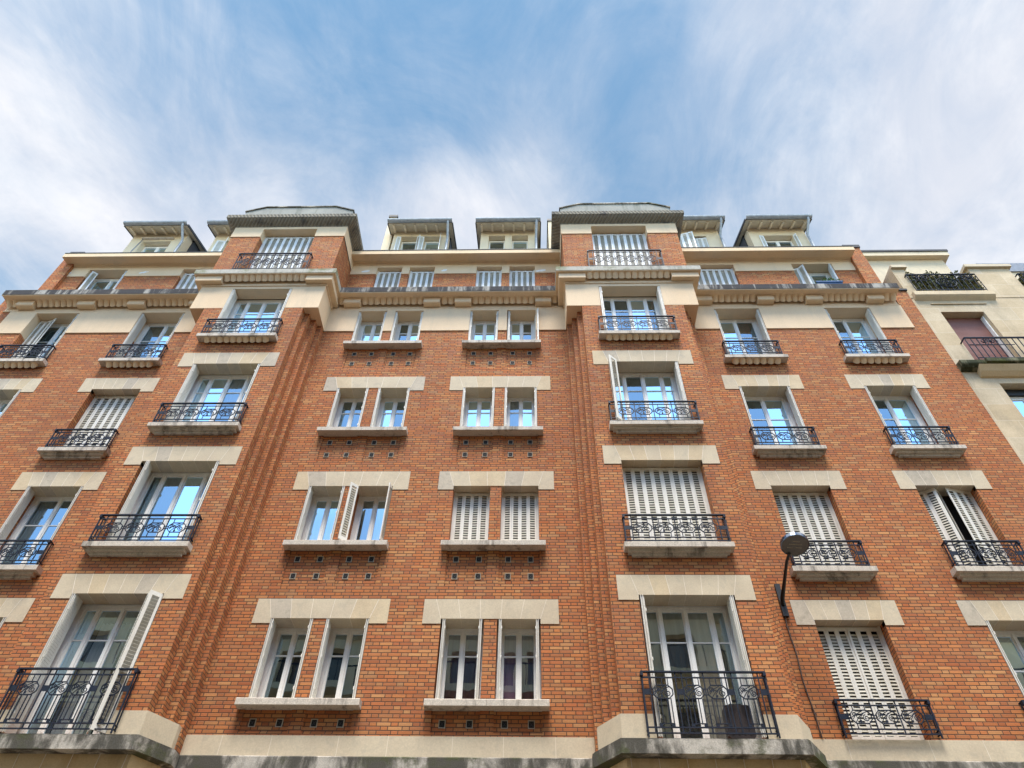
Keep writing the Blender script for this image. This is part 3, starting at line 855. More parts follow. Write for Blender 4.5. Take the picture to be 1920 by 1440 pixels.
# closed shutters of narrow louvred leaves
def leaf(mb, x0, x1, z0, z1, T=Matrix.Identity(4), d=.018, solid_top=.07, slat=.043, pitch=.058):
    """one leaf, built round its own left edge in a local frame then moved by T"""
    loc = MB()
    w = x1 - x0; s = w * .21
    if z0 > 16: slat, pitch = .062, .050                                          # the attic shutters close tighter
    loc.box(0, s, -d / 2, d / 2, z0, z1); loc.box(w - s, w - .002, -d / 2, d / 2, z0, z1)
    loc.box(s, w - s, -d / 2, d / 2, z0, z0 + .09); loc.box(s, w - s, -d / 2, d / 2, z1 - solid_top, z1)
    z = z0 + .10
    while z < z1 - solid_top - .045:
        # slat tilted down to the outside
        loc.add([(s, -d / 2, z), (w - s, -d / 2, z), (w - s, d / 2, z + slat), (s, d / 2, z + slat),
                 (s, -d / 2, z + .006), (w - s, -d / 2, z + .006), (w - s, d / 2, z + slat + .006), (s, d / 2, z + slat + .006)],
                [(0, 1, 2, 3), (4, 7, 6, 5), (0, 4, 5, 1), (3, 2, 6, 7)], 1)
        z += pitch
    Tm = T @ Matrix.Translation((0, 0, 0))
    vs = [tuple(Tm @ Vector(v)) for v in loc.v]
    o = len(mb.v); mb.v += vs
    for f, mi in zip(loc.f, loc.mi): mb.f.append([o + i for i in f]); mb.mi.append(mi); mb.sm.append(False)
def closed_shutters(x0, x1, z0, z1, y, n, m_='shutter', fold=.012, frame=True, parent=None, back=True):
    fx = .045
    if frame:
        fm = MB(); fm.box(x0, x0 + fx, y - .02, y + .05, z0, z1); fm.box(x1 - fx, x1, y - .02, y + .05, z0, z1)
        fm.box(x0 + fx, x1 - fx, y + .01, y + .05, z1 - .04, z1)
        fm.build('shutter_frame', M[m_], parent or house)
    else: fx = 0.0
    a, b_ = x0 + fx, x1 - fx
    w = (b_ - a) / n
    for half in (0, 1):
        mb = MB()
        for k in range(n // 2):
            i = half * (n // 2) + k
            x = a + w * i
            f = fold * random.uniform(.4, 1.2)
            y0, y1 = (y, y - f) if i % 2 == 0 else (y - f, y)
            ang = math.atan2(y1 - y0, w)
            leaf(mb, 0, w, z0 + .012, z1 - .045, Matrix.Translation((x, y0, 0)) @ Matrix.Rotation(ang, 4, 'Z'))
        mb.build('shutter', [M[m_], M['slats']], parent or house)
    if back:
        bm_ = MB(); bm_.quad((x0, y + .14, z0), (x1, y + .14, z0), (x1, y + .14, z1), (x0, y + .14, z1)); bm_.build('dark_backing', M['interior'], parent or house)  # dark sheet standing in for the unlit space behind the slats, no window

def open_leaves(x, z0, z1, y, angs, w, m_='shutter'):
    """a run of hinged leaves standing half open; angs = heading of each leaf (degrees from +x)"""
    mb = MB(); p = Vector((x, y, 0))
    for a in angs:
        T = Matrix.Translation(p) @ Matrix.Rotation(R(a), 4, 'Z')
        leaf(mb, 0, w, z0 + .012, z1 - .03, T)
        p = p + Vector((math.cos(R(a)) * w, math.sin(R(a)) * w, 0))
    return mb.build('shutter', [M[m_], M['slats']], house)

YW, YS = .335, .22
# --- paired small windows
pair_state = {
 (0, 'E', 0): ('g', None), (0, 'E', 1): ('g', None), (1, 'E', 0): ('p', None), (1, 'E', 1): ('p', None),
 (0, 'D', 0): ('n', None), (0, 'D', 1): ('o', None), (1, 'D', 0): ('c', None), (1, 'D', 1): ('c', None),
 (0, 'C', 0): ('a', None), (0, 'C', 1): ('g', None), (1, 'C', 0): ('g', None), (1, 'C', 1): ('n', None),
 (0, 'B', 0): ('g', None), (0, 'B', 1): ('g', None), (1, 'B', 0): ('g', None), (1, 'B', 1): ('r', None)}
for pi_, c in enumerate(PAIR):
    for lv in LV:
        z0, z1 = PZ[lv]; z0 += .03
        for k, s in enumerate((-1, 1)):
            x0, x1 = c + s * PO - PH, c + s * PO + PH
            stt = pair_state[(pi_, lv, k)][0]
            if stt == 'c': closed_shutters(x0, x1, z0, z1, YM + YS, 4); continue
            cur = None
            if stt == 'p': cur = [('purple', .02, .98, 0, 1)]
            if stt in 'no': cur = [('net', .03, .97, 0, 1)]
            if stt == 'a': cur = None
            window(x0, x1, z0, z1 - .005, YM + YW, (1, 1), None if (lv == 'D' and pi_ == 0) else .34, cur, F=.075)
            g = .035 if stt == 'p' else .008
            if stt == 'o':
                open_leaves(x0 - .01, z0, z1, YM + .02, (-112, 46), .19)
                open_leaves(x1 - .012, z0, z1, YM + .05, (-100, 84), .19)
            elif stt == 'r':
                folded_shutter(x0, z0, z1, YM, 1, 3, .21, .03); folded_shutter(x1, z0, z1, YM, -1, 2, .20, .004, .10, -.075)
            else:
                folded_shutter(x0, z0, z1, YM, 1, 3, .22, g); folded_shutter(x1, z0, z1, YM, -1, 3, .22, g)
    for s in (-1, 1):
        closed_shutters(c + s * PO - PH, c + s * PO + PH, AT0 + .04, AT1 - .01, YA + .12, 4, 'shutter_blue')
# --- bay windows
bay_cur = {(0, 'E'): [('greycloth', .02, .30, 0, 1), ('net', .30, .62, 0, .86), ('net', .72, .98, 0, 1)], (0, 'D'): [('greycloth', .0, .24, 0, 1), ('net', .22, 1, 0, 1)],
           (0, 'C'): [('greycloth', .0, .16, 0, 1), ('net', .2, .98, 0, 1)], (0, 'B'): [('greycloth', .0, .2, 0, 1)],
           (1, 'E'): [('beigecloth', .02, .98, 0, 1)], (1, 'C'): [('net', .80, .98, 0, 1)], (1, 'B'): [('red_cloth', .87, .95, 0, 1)]}
for bi, c in enumerate(BAY):
    for lv in LV:
        z0, z1 = BZ[lv]; z0 += .03
        x0, x1 = c - BH, c + BH
        if (bi, lv) == (1, 'D'): closed_shutters(x0, x1, z0, z1, YB + YS, 8); continue
        window(x0, x1, z0, z1 - .01, YB + YW + .02, (.62, 1, 1, .62), .27 if (bi, lv) != (0, 'D') else None, bay_cur.get((bi, lv)), F=.10)
        if (bi, lv) == (1, 'C'):
            open_leaves(x0 + .01, z0, z1, YB + .0, (-93, 42), .235)
            folded_shutter(x1, z0, z1, YB, -1, 4, .24)
        elif (bi, lv) == (0, 'E'):
            folded_shutter(x0, z0, z1, YB, 1, 4, .26)
            open_leaves(x1 - .02, z0, z1, YB + .01, (-138, 128), .21)
        elif (bi, lv) == (0, 'D'):
            folded_shutter(x0, z0, z1, YB, 1, 4, .24, .06, .02, .05); folded_shutter(x1, z0, z1, YB, -1, 4, .24)
        else:
            g = .025 if bi == 1 and lv == 'E' else .01
            folded_shutter(x0, z0, z1, YB, 1, 4, .25, g); folded_shutter(x1, z0, z1, YB, -1, 4, .25, g)
    closed_shutters(c - BH, c + BH, 16.34, 18.81, YB + .24, 8, 'shutter_blue')
# --- windows of the wings
wing_state = {(0, 'E'): 'g', (0, 'D'): 'g', (0, 'C'): 'g', (0, 'B'): 'h', (1, 'E'): 'g', (1, 'D'): 'g', (1, 'C'): 'c', (1, 'B'): 'g',
              (2, 'E'): 'c', (2, 'D'): 'c', (2, 'C'): 'g', (2, 'B'): 'red', (3, 'E'): 'gr', (3, 'D'): 'ajar', (3, 'C'): 'gd', (3, 'B'): 'net'}
for wi, c in enumerate(WING):
    for lv in LV:
        z0, z1 = SZ[lv]; z0 += .03
        x0, x1 = c - SH, c + SH; sname = wing_state[(wi, lv)]
        if sname == 'c': closed_shutters(x0, x1, z0, z1, YM + YS, 6); continue
        if sname == 'ajar':
            fm = MB(); fm.box(x0, x0 + .045, YM + YS - .02, YM + YS + .05, z0, z1); fm.box(x1 - .045, x1, YM + YS - .02, YM + YS + .05, z0, z1)
            fm.build('shutter_frame', M['shutter'], house)
            open_leaves(x0 + .045, z0, z1, YM + YS, (-8, -36, 40), .20)
            open_leaves(x1 - .045 - .515, z0, z1, YM + YS - .15, (15, 15, 15), .178)
            q = MB(); q.quad((x0, YM + .36, z0), (x1, YM + .36, z0), (x1, YM + .36, z1), (x0, YM + .36, z1)); q.build('dark_backing', M['interior'], house)  # dark sheet standing in for the shade behind the ajar leaves
            continue
        cur = {'red': [('red_cloth', .66, .82, 0, 1), ('red_cloth', .55, .66, .7, 1)], 'net': [('net', .03, .97, 0, 1), ('greycloth', .78, .98, 0, .9), ('greycloth', .03, .97, .72, 1)],
               'gd': [('greycloth', .70, .98, 0, 1)], 'gr': [('beigecloth', .02, .98, 0, 1)]}.get(sname)
        if (wi, lv) == (1, 'B'): cur = [('net', .3, .97, 0, .7), ('greycloth', .03, .97, .62, 1), ('greycloth', .03, .3, 0, 1)]
        if (wi, lv) == (1, 'D'): cur = [('greycloth', .0, .33, 0, 1)]
        window(x0, x1, z0, z1 - .01, YM + YW, (1, 1), .36, cur, F=.09)
        if sname == 'h':
            open_leaves(x0 + .02, z0, z1, YM + YS, (2, -14, -26), .17)
            folded_shutter(x1, z0, z1, YM, -1, 3, .22)
        else:
            folded_shutter(x0, z0, z1, YM, 1, 3, .23); folded_shutter(x1, z0, z1, YM, -1, 3, .23)
    z0, z1 = AT0 + .04, AT1 - .01; x0, x1 = c - SH, c + SH
    if wi in (1, 2): closed_shutters(x0, x1, z0, z1, YA + .12, 6, 'shutter_blue')
    else:
        window(x0, x1, z0, z1, YA + .30, (1, 1), None, F=.07)
        if wi == 0:
            open_leaves(x0 + .02, z0, z1, YA + .13, (-58, 40), .17, 'shutter_blue'); folded_shutter(x1, z0, z1, YA, -1, 3, .2, m_='shutter_blue')
        else:
            open_leaves(x0 + .02, z0, z1, YA + .15, (-12, -50, 62), .19, 'shutter_blue'); folded_shutter(x1, z0, z1, YA, -1, 3, .2, .01, .05, .06, 'shutter_blue')

# ------------------------------------------------------------------ dormers
YD = 12.88
def dormer(c, pair, idx):
    z0, zt = 18.9, 22.20; hw = .95
    ops = [(c - .675, c - .115, 19.5, 21.88), (c + .125, c + .675, 19.5, 21.88)] if pair else [(c - .50, c + .50, 19.5, 21.72)]
    mb = MB()
    wall_grid(mb, YD, c - hw, c + hw, z0, zt, ops, .26)
    for s in (-1, 1): mb.quad((c + s * hw, YD, z0), (c + s * hw, YD + .35, z0), (c + s * hw, YD + .35, zt), (c + s * hw, YD, zt))
    d = mb.build('dormer', M['dormer'], house)
    mb = MB(); mb.prismx([(YD + .35, z0), (16.6, z0), (16.6, 23.2), (YD + .35, zt + .14)], c - hw - .03, c + hw + .03); mb.build('cheek', M['slate'], d)
    y0, zz = 12.45, 22.02; sl = .40
    mb = MB()
    mb.prismx([(y0, zz), (y0, zz + .05), (16.6, zz + .05 + (16.6 - y0) * sl), (16.6, zz + (16.6 - y0) * sl)], c - 1.10, c + 1.10, 0)
    mb.build('roof', M['soffit'], d)
    mb = MB(); mb.prismx([(y0 - .012, zz + .052), (y0 - .012, zz + .070), (16.6, zz + .09 + (16.6 - y0) * sl), (16.6, zz + .052 + (16.6 - y0) * sl)], c - 1.13, c + 1.13)
    for s in (-1, 1):
        x = c + s * 1.115; mb.prismx([(y0 - .02, zz - .03), (y0 - .02, zz + .0515), (16.6, zz + .0515 + (16.6 - y0) * sl), (16.6, zz - .03 + (16.6 - y0) * sl)], x - .014, x + .014)
    mb.build('roof_edge', M['slate'], d)
    for k in range(6):
        x = c - .92 + k * 1.84 / 5
        mb = MB(); mb.prismx([(y0 + .06, zz - .075 + .06 * sl), (y0 + .06, zz - .002 + .06 * sl), (YD, zz - .002 + (YD - y0) * sl), (YD, zz - .075 + (YD - y0) * sl)], x - .032, x + .032)
        mb.build('rafter', M['wood'], d)
    mb = MB(); n = 10
    gy, gz, gr = y0 - .085, zz + .06, .085
    ring = [(gy - gr * math.cos(math.pi * i / n), gz - gr * math.sin(math.pi * i / n)) for i in range(n + 1)]
    ring2 = [(gy - (gr - .008) * math.cos(math.pi * i / n), gz - (gr - .008) * math.sin(math.pi * i / n)) for i in range(n, -1, -1)]
    mb.prismx(ring + ring2, c - 1.11, c + 1.11)
    for k in range(5): mb.prismx([(gy - gr - .004, gz), (gy - gr * .75, gz - gr * .75), (gy, gz - gr - .005), (gy, gz - gr + .01), (gy - gr + .01, gz)], c - .9 + k * .45, c - .885 + k * .45)
    mb.build('gutter', M['gutter'], d)
    if True:
        s = 1
        x = c + .97
        mb = MB(); mb.tube([(x, gy, gz - .05), (x, gy + .02, gz - .17), (x - .02, YD - .10, gz - .45), (x - .02, YD - .09, gz - .60), (x - .02, YD - .09, 19.2)], .042, 10)
        mb.build('downpipe', M['gutter'], d)
    for (a, b_, q0, q1) in ops:
        fr = MB(); F = .05
        fr.box(a, a + F, YD + .2, YD + .26, q0, q1 - .03); fr.box(b_ - F, b_, YD + .2, YD + .26, q0, q1 - .03); fr.box(a + F, b_ - F, YD + .2, YD + .26, q1 - .10, q1 - .03)
        if not pair: fr.box((a + b_) / 2 - .05, (a + b_) / 2 + .05, YD + .195, YD + .255, q0, q1 - .1)
        fr.build('window', M['frame'], d)
        g = MB(); g.quad((a + F, YD + .235, q0), (b_ - F, YD + .235, q0), (b_ - F, YD + .235, q1 - .1), (a + F, YD + .235, q1 - .1)); g.build('glass', M['glass'], d)
        g = MB(); g.quad((a, YD + .33, q0), (b_, YD + .33, q0), (b_, YD + .33, q1), (a, YD + .33, q1)); g.build('interior_wall', M['interior'], d)
        def shut(x, ang, w, zz1=q1):
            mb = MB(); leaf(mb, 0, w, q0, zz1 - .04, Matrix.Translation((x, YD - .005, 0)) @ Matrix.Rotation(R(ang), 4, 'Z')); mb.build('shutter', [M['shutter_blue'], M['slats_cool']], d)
        if idx == 'pl':
            shut(a, 190, .15); shut(b_, -40 if a < c else -75, .15)
        if idx == 'w0':
            mb = MB(); mb.prismx([(YD - .10, q1 + .08), (YD - .10, q1 + .11), (YD, q1 + .14), (YD, q1 + .08)], a - .06, b_ + .06); mb.build('awning_box', M['beigecloth'], d)
            mb = MB(); mb.bar((a - .02, YD - .04, q1 + .06), (a - .12, YD - .12, 20.2), .02); mb.build('awning_arm', M['zinc'], d)
        if idx == 'w1': shut(a, 186, .30); shut(a + .02, -55, .22)
        if idx == 'w2':
            for k, an in enumerate((-14, -14)): pass
            mb = MB()
            p = Vector((a - .04, YD - .02, 0))
            for an in (-22, -18, -15):
                leaf(mb, 0, .19, q0, q1 - .02, Matrix.Translation(p) @ Matrix.Rotation(R(an), 4, 'Z')); p += Vector((math.cos(R(an)), math.sin(R(an)), 0)) * .19
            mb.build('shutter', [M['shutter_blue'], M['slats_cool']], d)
            mb = MB(); p = Vector((b_, YD + .03, 0))
            for an in (172, 176, 170):
                leaf(mb, 0, .165, q0, q1 - .05, Matrix.Translation(p) @ Matrix.Rotation(R(an), 4, 'Z')); p += Vector((math.cos(R(an)), math.sin(R(an)), 0)) * .165
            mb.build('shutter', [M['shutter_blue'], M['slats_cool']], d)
        if idx == 'w3': shut(a, 190, .16); shut(b_, -60, .12)
    return d
dormer(PAIR[0], True, 'pl'); dormer(PAIR[1], True, 'pr')
for c, k in zip(WING, ('w0', 'w1', 'w2', 'w3')): dormer(c, False, k)
for x0, x1, y0, zt in ((PAIR[0] - 1.32, PAIR[0] - 1.06, 13.0, 23.42), (PAIR[1] + 1.40, PAIR[1] + 1.72, 13.1, 23.2)):
    mb = MB(); mb.box(x0, x1, y0, 16, 18.9, zt); ch = mb.build('chimney', M['dormer'], house)
    mb = MB(); mb.box(x0 - .03, x1 + .03, y0 - .04, 16.05, zt + .002, zt + .13); mb.build('chimney_cap', M['slate'], ch)

# ------------------------------------------------------------------ neighbouring stone building
nb = thing('apartment_building', (13.5, YM, GZ), 'pale limestone building right of the brick one, with mossy balcony and hedged roof terrace', 'building')
YN = YM + .03
NX0, NX1 = XR + .003, 20.0
w_op = [(10.92, 12.05, 13.45, 15.63)]; w_op2 = [(11.10, 12.23, 10.4, 12.80)]
mb = MB()
wall_grid(mb, YN, NX0, NX1, GZ, 16.25, w_op + w_op2 + [(14.4, 15.6, 13.45, 15.63), (14.4, 15.6, 10.4, 12.8)], .35)
mb.box(10.80, 12.27, YN - .03, YN + .001, 15.955, 15.985)
mb.build('stone_wall', M['ashlar'], nb)
for x0, x1 in ((NX0, 10.72), (12.52, 13.66), (15.4, 16.6)):
    mb = MB(); mb.box(x0, x1, YN - .012, YN + .9, 16.25, 17.66); pr = mb.build('terrace_pier', M['ashlar'], nb)
    mb = MB(); mb.box(max(NX0, x0 - .08), x1 + .08, YN - .09, YN + 1.0, 17.663, 17.78); mb.build('pier_coping', M['stone1'], pr)
mb = MB()
for x0, x1 in ((10.45, 12.60), (13.55, 15.6)):
    mb.prismx([(YN, 16.12), (YN - .10, 16.2), (YN - .14, 16.24), (YN - .14, 16.40), (YN + 1.2, 16.44), (YN + 1.2, 16.12)], x0, x1)
mb.build('terrace_slab', M['stone2'], nb)
mb = MB(); mb.box(NX0, NX1, YN + .25, YN + .4, 16.0, 16.251); mb.build('terrace_floor', M['stone1'], nb)
def fancy_rail(x0, x1, y, z0, hgt, name='terrace_railing'):
    mb = MB()
    mb.box(x0, x1, y - .02, y + .02, z0 + hgt - .03, z0 + hgt); mb.box(x0, x1, y - .01, y + .01, z0 + .06, z0 + .08)
    n = int((x1 - x0) / .14)
    for i in range(n + 1): x = x0 + (x1 - x0) * i / n; mb.bar((x, y, z0), (x, y, z0 + hgt - .03), .016)
    for i in range(3):
        cx = x0 + (x1 - x0) * (i + .5) / 3
        if i == 1:
            pts = [(cx + .27 * math.cos(2 * math.pi * k / 20), y - .012, z0 + hgt * .48 + .21 * math.sin(2 * math.pi * k / 20)) for k in range(21)]
            mb.tube(pts, .014, 6)
            for k in range(5):
                sp_ = spiral(cx + .12 * math.cos(k * 1.256), z0 + hgt * .48 + .09 * math.sin(k * 1.256), .085, 1.2, k)
                mb.tube([(p[0], y - .012, p[2]) for p in sp_], .009, 5)
        else:
            for q in (-.13, .13):
                mb.tube([(p[0], y - .012, p[2]) for p in spiral(cx + q, z0 + hgt - .17, .11, 1.5, q * 9)], .011, 5)
                mb.tube([(p[0], y - .012, p[2]) for p in spiral(cx + q * .4, z0 + hgt - .15, .07, 1.3, q * 9 + 2)], .009, 5)
            mb.box(x0 + (x1 - x0) * i / 3, x0 + (x1 - x0) * (i + 1) / 3, y - .008, y + .008, z0 + hgt - .30, z0 + hgt - .286)
    mb.box(x0 - .012, x0 + .012, y, y + .25, z0 + hgt - .03, z0 + hgt)
    mb.bar((x0, y + .2, z0), (x0, y + .2, z0 + hgt - .03), .016)
    return mb.build(name, M['iron'], nb)
fancy_rail(10.60, 12.50, YN - .10, 16.44, .82); fancy_rail(13.68, 15.38, YN - .10, 16.44, .82)
fancy_rail(10.86, 14.2, YN - .19, 13.44, .86, 'balcony_railing')
mb = MB()
mb.prismx([(YN, 13.20), (YN - .14, 13.24), (YN - .2, 13.30), (YN - .21, 13.34), (YN - .21, 13.42), (YN, 13.45)], NX0, 10.95)
mb.prismx([(YN, 13.18), (YN - .18, 13.27), (YN - .27, 13.31), (YN - .27, 13.42), (YN, 13.45)], 10.951, 14.4)
mb.build('balcony_slab', M['moss'], nb)
mb = MB(); mb.prismx([(YN, 12.98), (YN - .05, 13.0), (YN - .14, 13.10), (YN - .22, 13.255), (YN, 13.17)], 10.75, 14.4)
mb.build('balcony_soffit', M['sand'], nb)
mb = MB()
zz = 13.46
while zz < 15.6: mb.prismx([(YN + .22, zz), (YN + .205, zz + .008), (YN + .205, zz + .042), (YN + .22, zz + .05), (YN + .25, zz + .05), (YN + .25, zz)], 10.92, 12.05); zz += .0502
mb.build('roller_blind', M['blind'], nb)
mb = MB(); mb.box(12.01, 12.047, YN + .1, YN + .2, 13.46, 15.55); mb.build('blind_rail', M['white'], nb)
window(11.12, 12.21, 10.4, 12.62, YN + .26, (1, 1), .36, [('net', 0, 1, 0, 1)], parent=nb)
mb = MB(); mb.box(11.1, 12.23, YN + .2, YN + .34, 12.60, 12.795); mb.build('blind_box', M['black'], nb)
mb = MB(); mb.box(NX0 + .2, NX1, YN + 2.5, YN + 2.6, 8, 16); mb.box(NX0 + .2, NX1, YN + .4, YN + 2.5, 13.1, 13.2); mb.build('interior_wall', M['interior'], nb)
# set back top floor
YP = 13.0
mb = MB(); wall_grid(mb, YP, 9.9, 13.45, 16.3, 20.30, [(11.6, 13.0, 17.0, 19.35)], .2); mb.quad((13.45, YP, 16.3), (13.45, YP + 5, 16.3), (13.45, YP + 5, 20.3), (13.45, YP, 20.3)); mb.build('penthouse_wall', M['stone1'], nb)
mb = MB(); zz = 17.0
while zz < 19.3: mb.box(11.6, 13.0, YP + .1, YP + .13 + .01 * (int(zz * 20) % 2), zz, zz + .049); zz += .05
mb.build('roller_blind', M['blind_red'], nb)
mb = MB(); mb.box(9.9, 13.62, YP - .18, YP + 5, 20.30, 20.50); mb.build('penthouse_roof', M['stone1'], nb)
mb = MB(); mb.box(9.88, 13.65, YP - .21, YP + 5, 20.503, 20.60); mb.build('roof_edge', M['slate'], nb)
mb = MB(); mb.prismx([(YM + 1.0, 19.0), (YM + 1.0, 19.45), (YM + 4, 21.2), (YM + 6, 21.2), (YM + 6, 19.0)], 14.0, NX1); mb.build('zinc_roof', M['zinc'], nb)
mb = MB(); mb.box(14.0, NX1, YM + 1.05, YM + 5, 16.3, 19.0); mb.build('penthouse_wall', M['stone1'], nb)

def hedge(name, x0, x1, y0, y1, z0, z1, n, label):
    mb = MB(); rr = random.Random(len(label))
    for i in range(n):
        x, y = rr.uniform(x0, x1), rr.uniform(y0, y1); z = z0 + (z1 - z0) * rr.random() ** .75
        z += .10 * math.sin(x * 9) * (1 if z > z1 - .2 else 0)
        s = rr.uniform(.025, .055); a, t = rr.uniform(0, 6.28), rr.uniform(-.9, .9)
        d = Vector((math.cos(a), math.sin(a), math.sin(t))).normalized(); e = d.cross(Vector((rr.random(), rr.random(), rr.random() + .2))).normalized()
        p = Vector((x, y, z))
        mb.add([p, p + d * s + e * s * .45, p + d * s * 2, p + d * s - e * s * .45], [(0, 1, 2, 3)])
    for i in range(int((x1 - x0) * 14)):
        x = rr.uniform(x0, x1); y = rr.uniform(y0, y1)
        mb.bar((x, y, z0), (x + rr.uniform(-.12, .12), y, z1 - .05), .008)
    return tag(mb.build(name, M['leaf']), label, 'hedge', 'hedges on the roof terrace')
hedge('hedge', 10.66, 12.48, YN - .085, YN + .30, 16.45, 17.36, 4200, 'dark leafy hedge behind the iron terrace railing left of the big stone pier')
hedge('hedge', 13.72, 15.36, YN - .085, YN + .30, 16.45, 17.36, 3600, 'dark leafy hedge behind the terrace railing at the right edge, right of the stone pier')

# ------------------------------------------------------------------ lamp, cable, suitcase, planter
lamp = thing('wall_lamp', (4.48, YM, 6.7), 'round grey street lamp on a black arm beside the right brick bay', 'street lamp')
mb = MB(); mb.box(4.425, 4.525, YM - .06, YM, 6.68, 7.02); mb.box(4.43, 4.52, YM - .045, YM, 7.0202, 7.33); mb.build('bracket', M['black'], lamp)
hc = Vector((4.57, 10.50, 7.42))
mb = MB(); mb.tube([(4.475, YM - .05, 6.90), (4.475, YM - .10, 7.0), (4.47, 11.2, 7.12), (4.47, 10.82, 7.30), (4.50, 10.66, 7.37)], [.042, .040, .031, .026, .026], 10); mb.build('arm', M['black'], lamp)
tilt = Matrix.Translation(hc) @ Matrix.Rotation(R(-13), 4, 'X') @ Matrix.Rotation(R(5), 4, 'Y')
def disc(prof, n=40):
    vs = []
    for r_, z in prof:
        for k in range(n): vs.append(tuple(tilt @ Vector((r_ * math.cos(2 * math.pi * k / n), r_ * math.sin(2 * math.pi * k / n), z))))
    fs = [(i * n + k, i * n + (k + 1) % n, (i + 1) * n + (k + 1) % n, (i + 1) * n + k) for i in range(len(prof) - 1) for k in range(n)]
    return vs, fs
mb = MB(); v_, f_ = disc([(.225, -.004), (.238, -.006), (.24, .0), (.24, .062), (.22, .085), (.10, .10), (.001, .105)]); mb.add(v_, f_, 0, False)
mb.build('lamp_head', plain('lamp_housing', (.10, .13, .18), .12, .85, .7, .05), lamp)
mb = MB(); v_, f_ = disc([(.001, .002), (.10, .001), (.226, .0)]); mb.add(v_, f_, 0, True)
for (a, b_, c_) in ((-.10, .11, -.02), (-.05, .07, -.085), (-.12, -.03, .06), (.02, .12, .05)):
    P0, P1 = tilt @ Vector((a, c_, -.0015)), tilt @ Vector((b_, c_, -.0015)); mb.bar(P0, P1, .007, .003, 1)
mb.build('lamp_glass', [M['lampunder'], M['soffit']], lamp)

mb = MB(); pts = [(4.455 - .012 * math.sin(i * 1.3) + (.04 if i > 8 else 0) * (i - 8) / 3, YM - .02, 6.68 - 2.05 * i / 11) for i in range(12)]
mb.tube(pts, .013, 6)
for p in pts[1:-1:2]: mb.box(p[0] - .014, p[0] + .014, YM - .03, YM - .0015, p[2] - .012, p[2] + .012)
tag(mb.build('cable', M['cable']), 'thin brown cable clipped to the brick wall, running down from the round lamp', 'cable')

sc = thing('suitcase', (3.06, YB + .10, 4.285), 'dark brown upright suitcase on the lowest right bay balcony, behind the iron railing', 'suitcase')
mb = MB(); x0, x1, y0, y1, z0, z1 = 2.86, 3.26, YB + .01, YB + .16, 4.305, 4.80; r = .05
mb.prismy([(x0, z0 + r), (x0 + r, z0), (x1 - r, z0), (x1, z0 + r), (x1, z1 - r), (x1 - r * .4, z1 - .008), (x1 - r, z1), (x0 + r, z1), (x0 + r * .4, z1 - .008), (x0, z1 - r)], y0, y1)
for k in range(4): mb.box(x0 + .06 + k * .085, x0 + .085 + k * .085, y0 - .006, y0, z0 + .06, z1 - .06)
mb.build('shell', M['suitcase'], sc)
mb = MB(); mb.tube([(2.97, YB + .08, 4.79), (2.97, YB + .08, 4.835), (3.15, YB + .08, 4.835), (3.15, YB + .08, 4.79)], .013, 8); mb.build('handle', M['black'], sc)
for x in (2.91, 3.21):
    mb = MB(); mb.tube([(x - .015, YB + .08, 4.30), (x + .015, YB + .08, 4.30)], .018, 10); mb.build('wheel', M['black'], sc)

pc = WING[3] + .13
mb = MB()
mb.prismx([(YA - .16, 16.33), (YA + .04, 16.33), (YA + .07, 16.62), (YA - .19, 16.62)], pc - .36, pc + .36); mb.box(pc - .38, pc + .38, YA - .21, YA - .18, 16.60, 16.65)
box_o = mb.build('planter', M['blue_box'], None)
# raised on the window sill so that it shows over the cornice
for v in box_o.data.vertices: v.co.z += .78
tag(box_o, 'blue trough planter on the attic window ledge at the right end of the brick building', 'planter')
mb = MB(); rr = random.Random(5)
for i in range(520):
    t = rr.random(); x = pc + rr.uniform(-.33, .36); y = YA - .06 + rr.uniform(-.12, .12); z = 17.38 + rr.random() * (.13 + .18 * math.exp(-((x - pc - .05) / .13) ** 2))
    s = rr.uniform(.018, .04); d = Vector((rr.uniform(-1, 1), rr.uniform(-1, 1), rr.uniform(0, 1))).normalized(); e = d.cross(Vector((rr.random(), rr.random(), rr.random() + .2))).normalized()
    p = Vector((x, y, z)); mb.add([p, p + d * s + e * s * .5, p + d * s * 2, p + d * s - e * s * .5], [(0, 1, 2, 3)])
tag(mb.build('plant', M['leaf_bright']), 'fresh green low plant growing in the blue trough at the attic window', 'plant')
mb = MB(); mb.box(WING[3] - .5, WING[3] + .58, YA - .22, YA - .002, 16.34, 17.10)
mb.build('window_ledge', M['cream'], house)

# ------------------------------------------------------------------ street and the building across it (seen in the lowest panes)
def sheet(name, x0, x1, y0, y1, z, m_):
    mb = MB(); mb.quad((x0, y0, z), (x1, y0, z), (x1, y1, z), (x0, y1, z)); return struct(mb.build(name, m_))
sheet('ground', -300, 300, -300, 300, GZ - .15, M['pave'])
sheet('road', -120, 120, -1.8, 7.6, GZ - .14, M['asphalt'])
mb = MB(); mb.box(-120, 120, 7.6, YM + .02, GZ - .145, GZ); struct(mb.build('pavement', M['pave']))
mb = MB(); mb.box(-120, 120, -5.4, -1.8, GZ - .145, GZ); struct(mb.build('pavement', M['pave']))
ob = thing('apartment_building', (-2, -5.0, GZ), 'cream stone building across the street, seen only as reflections in the lowest panes', 'building')
mb = MB(); ops = []
for i in range(-9, 9):
    for k in range(6): ops.append((-2 + i * 2.6 - .6, -2 + i * 2.6 + .6, 1.6 + k * 3.0 - .6, 1.6 + k * 3.0 + 1.4))
yo = -5.0
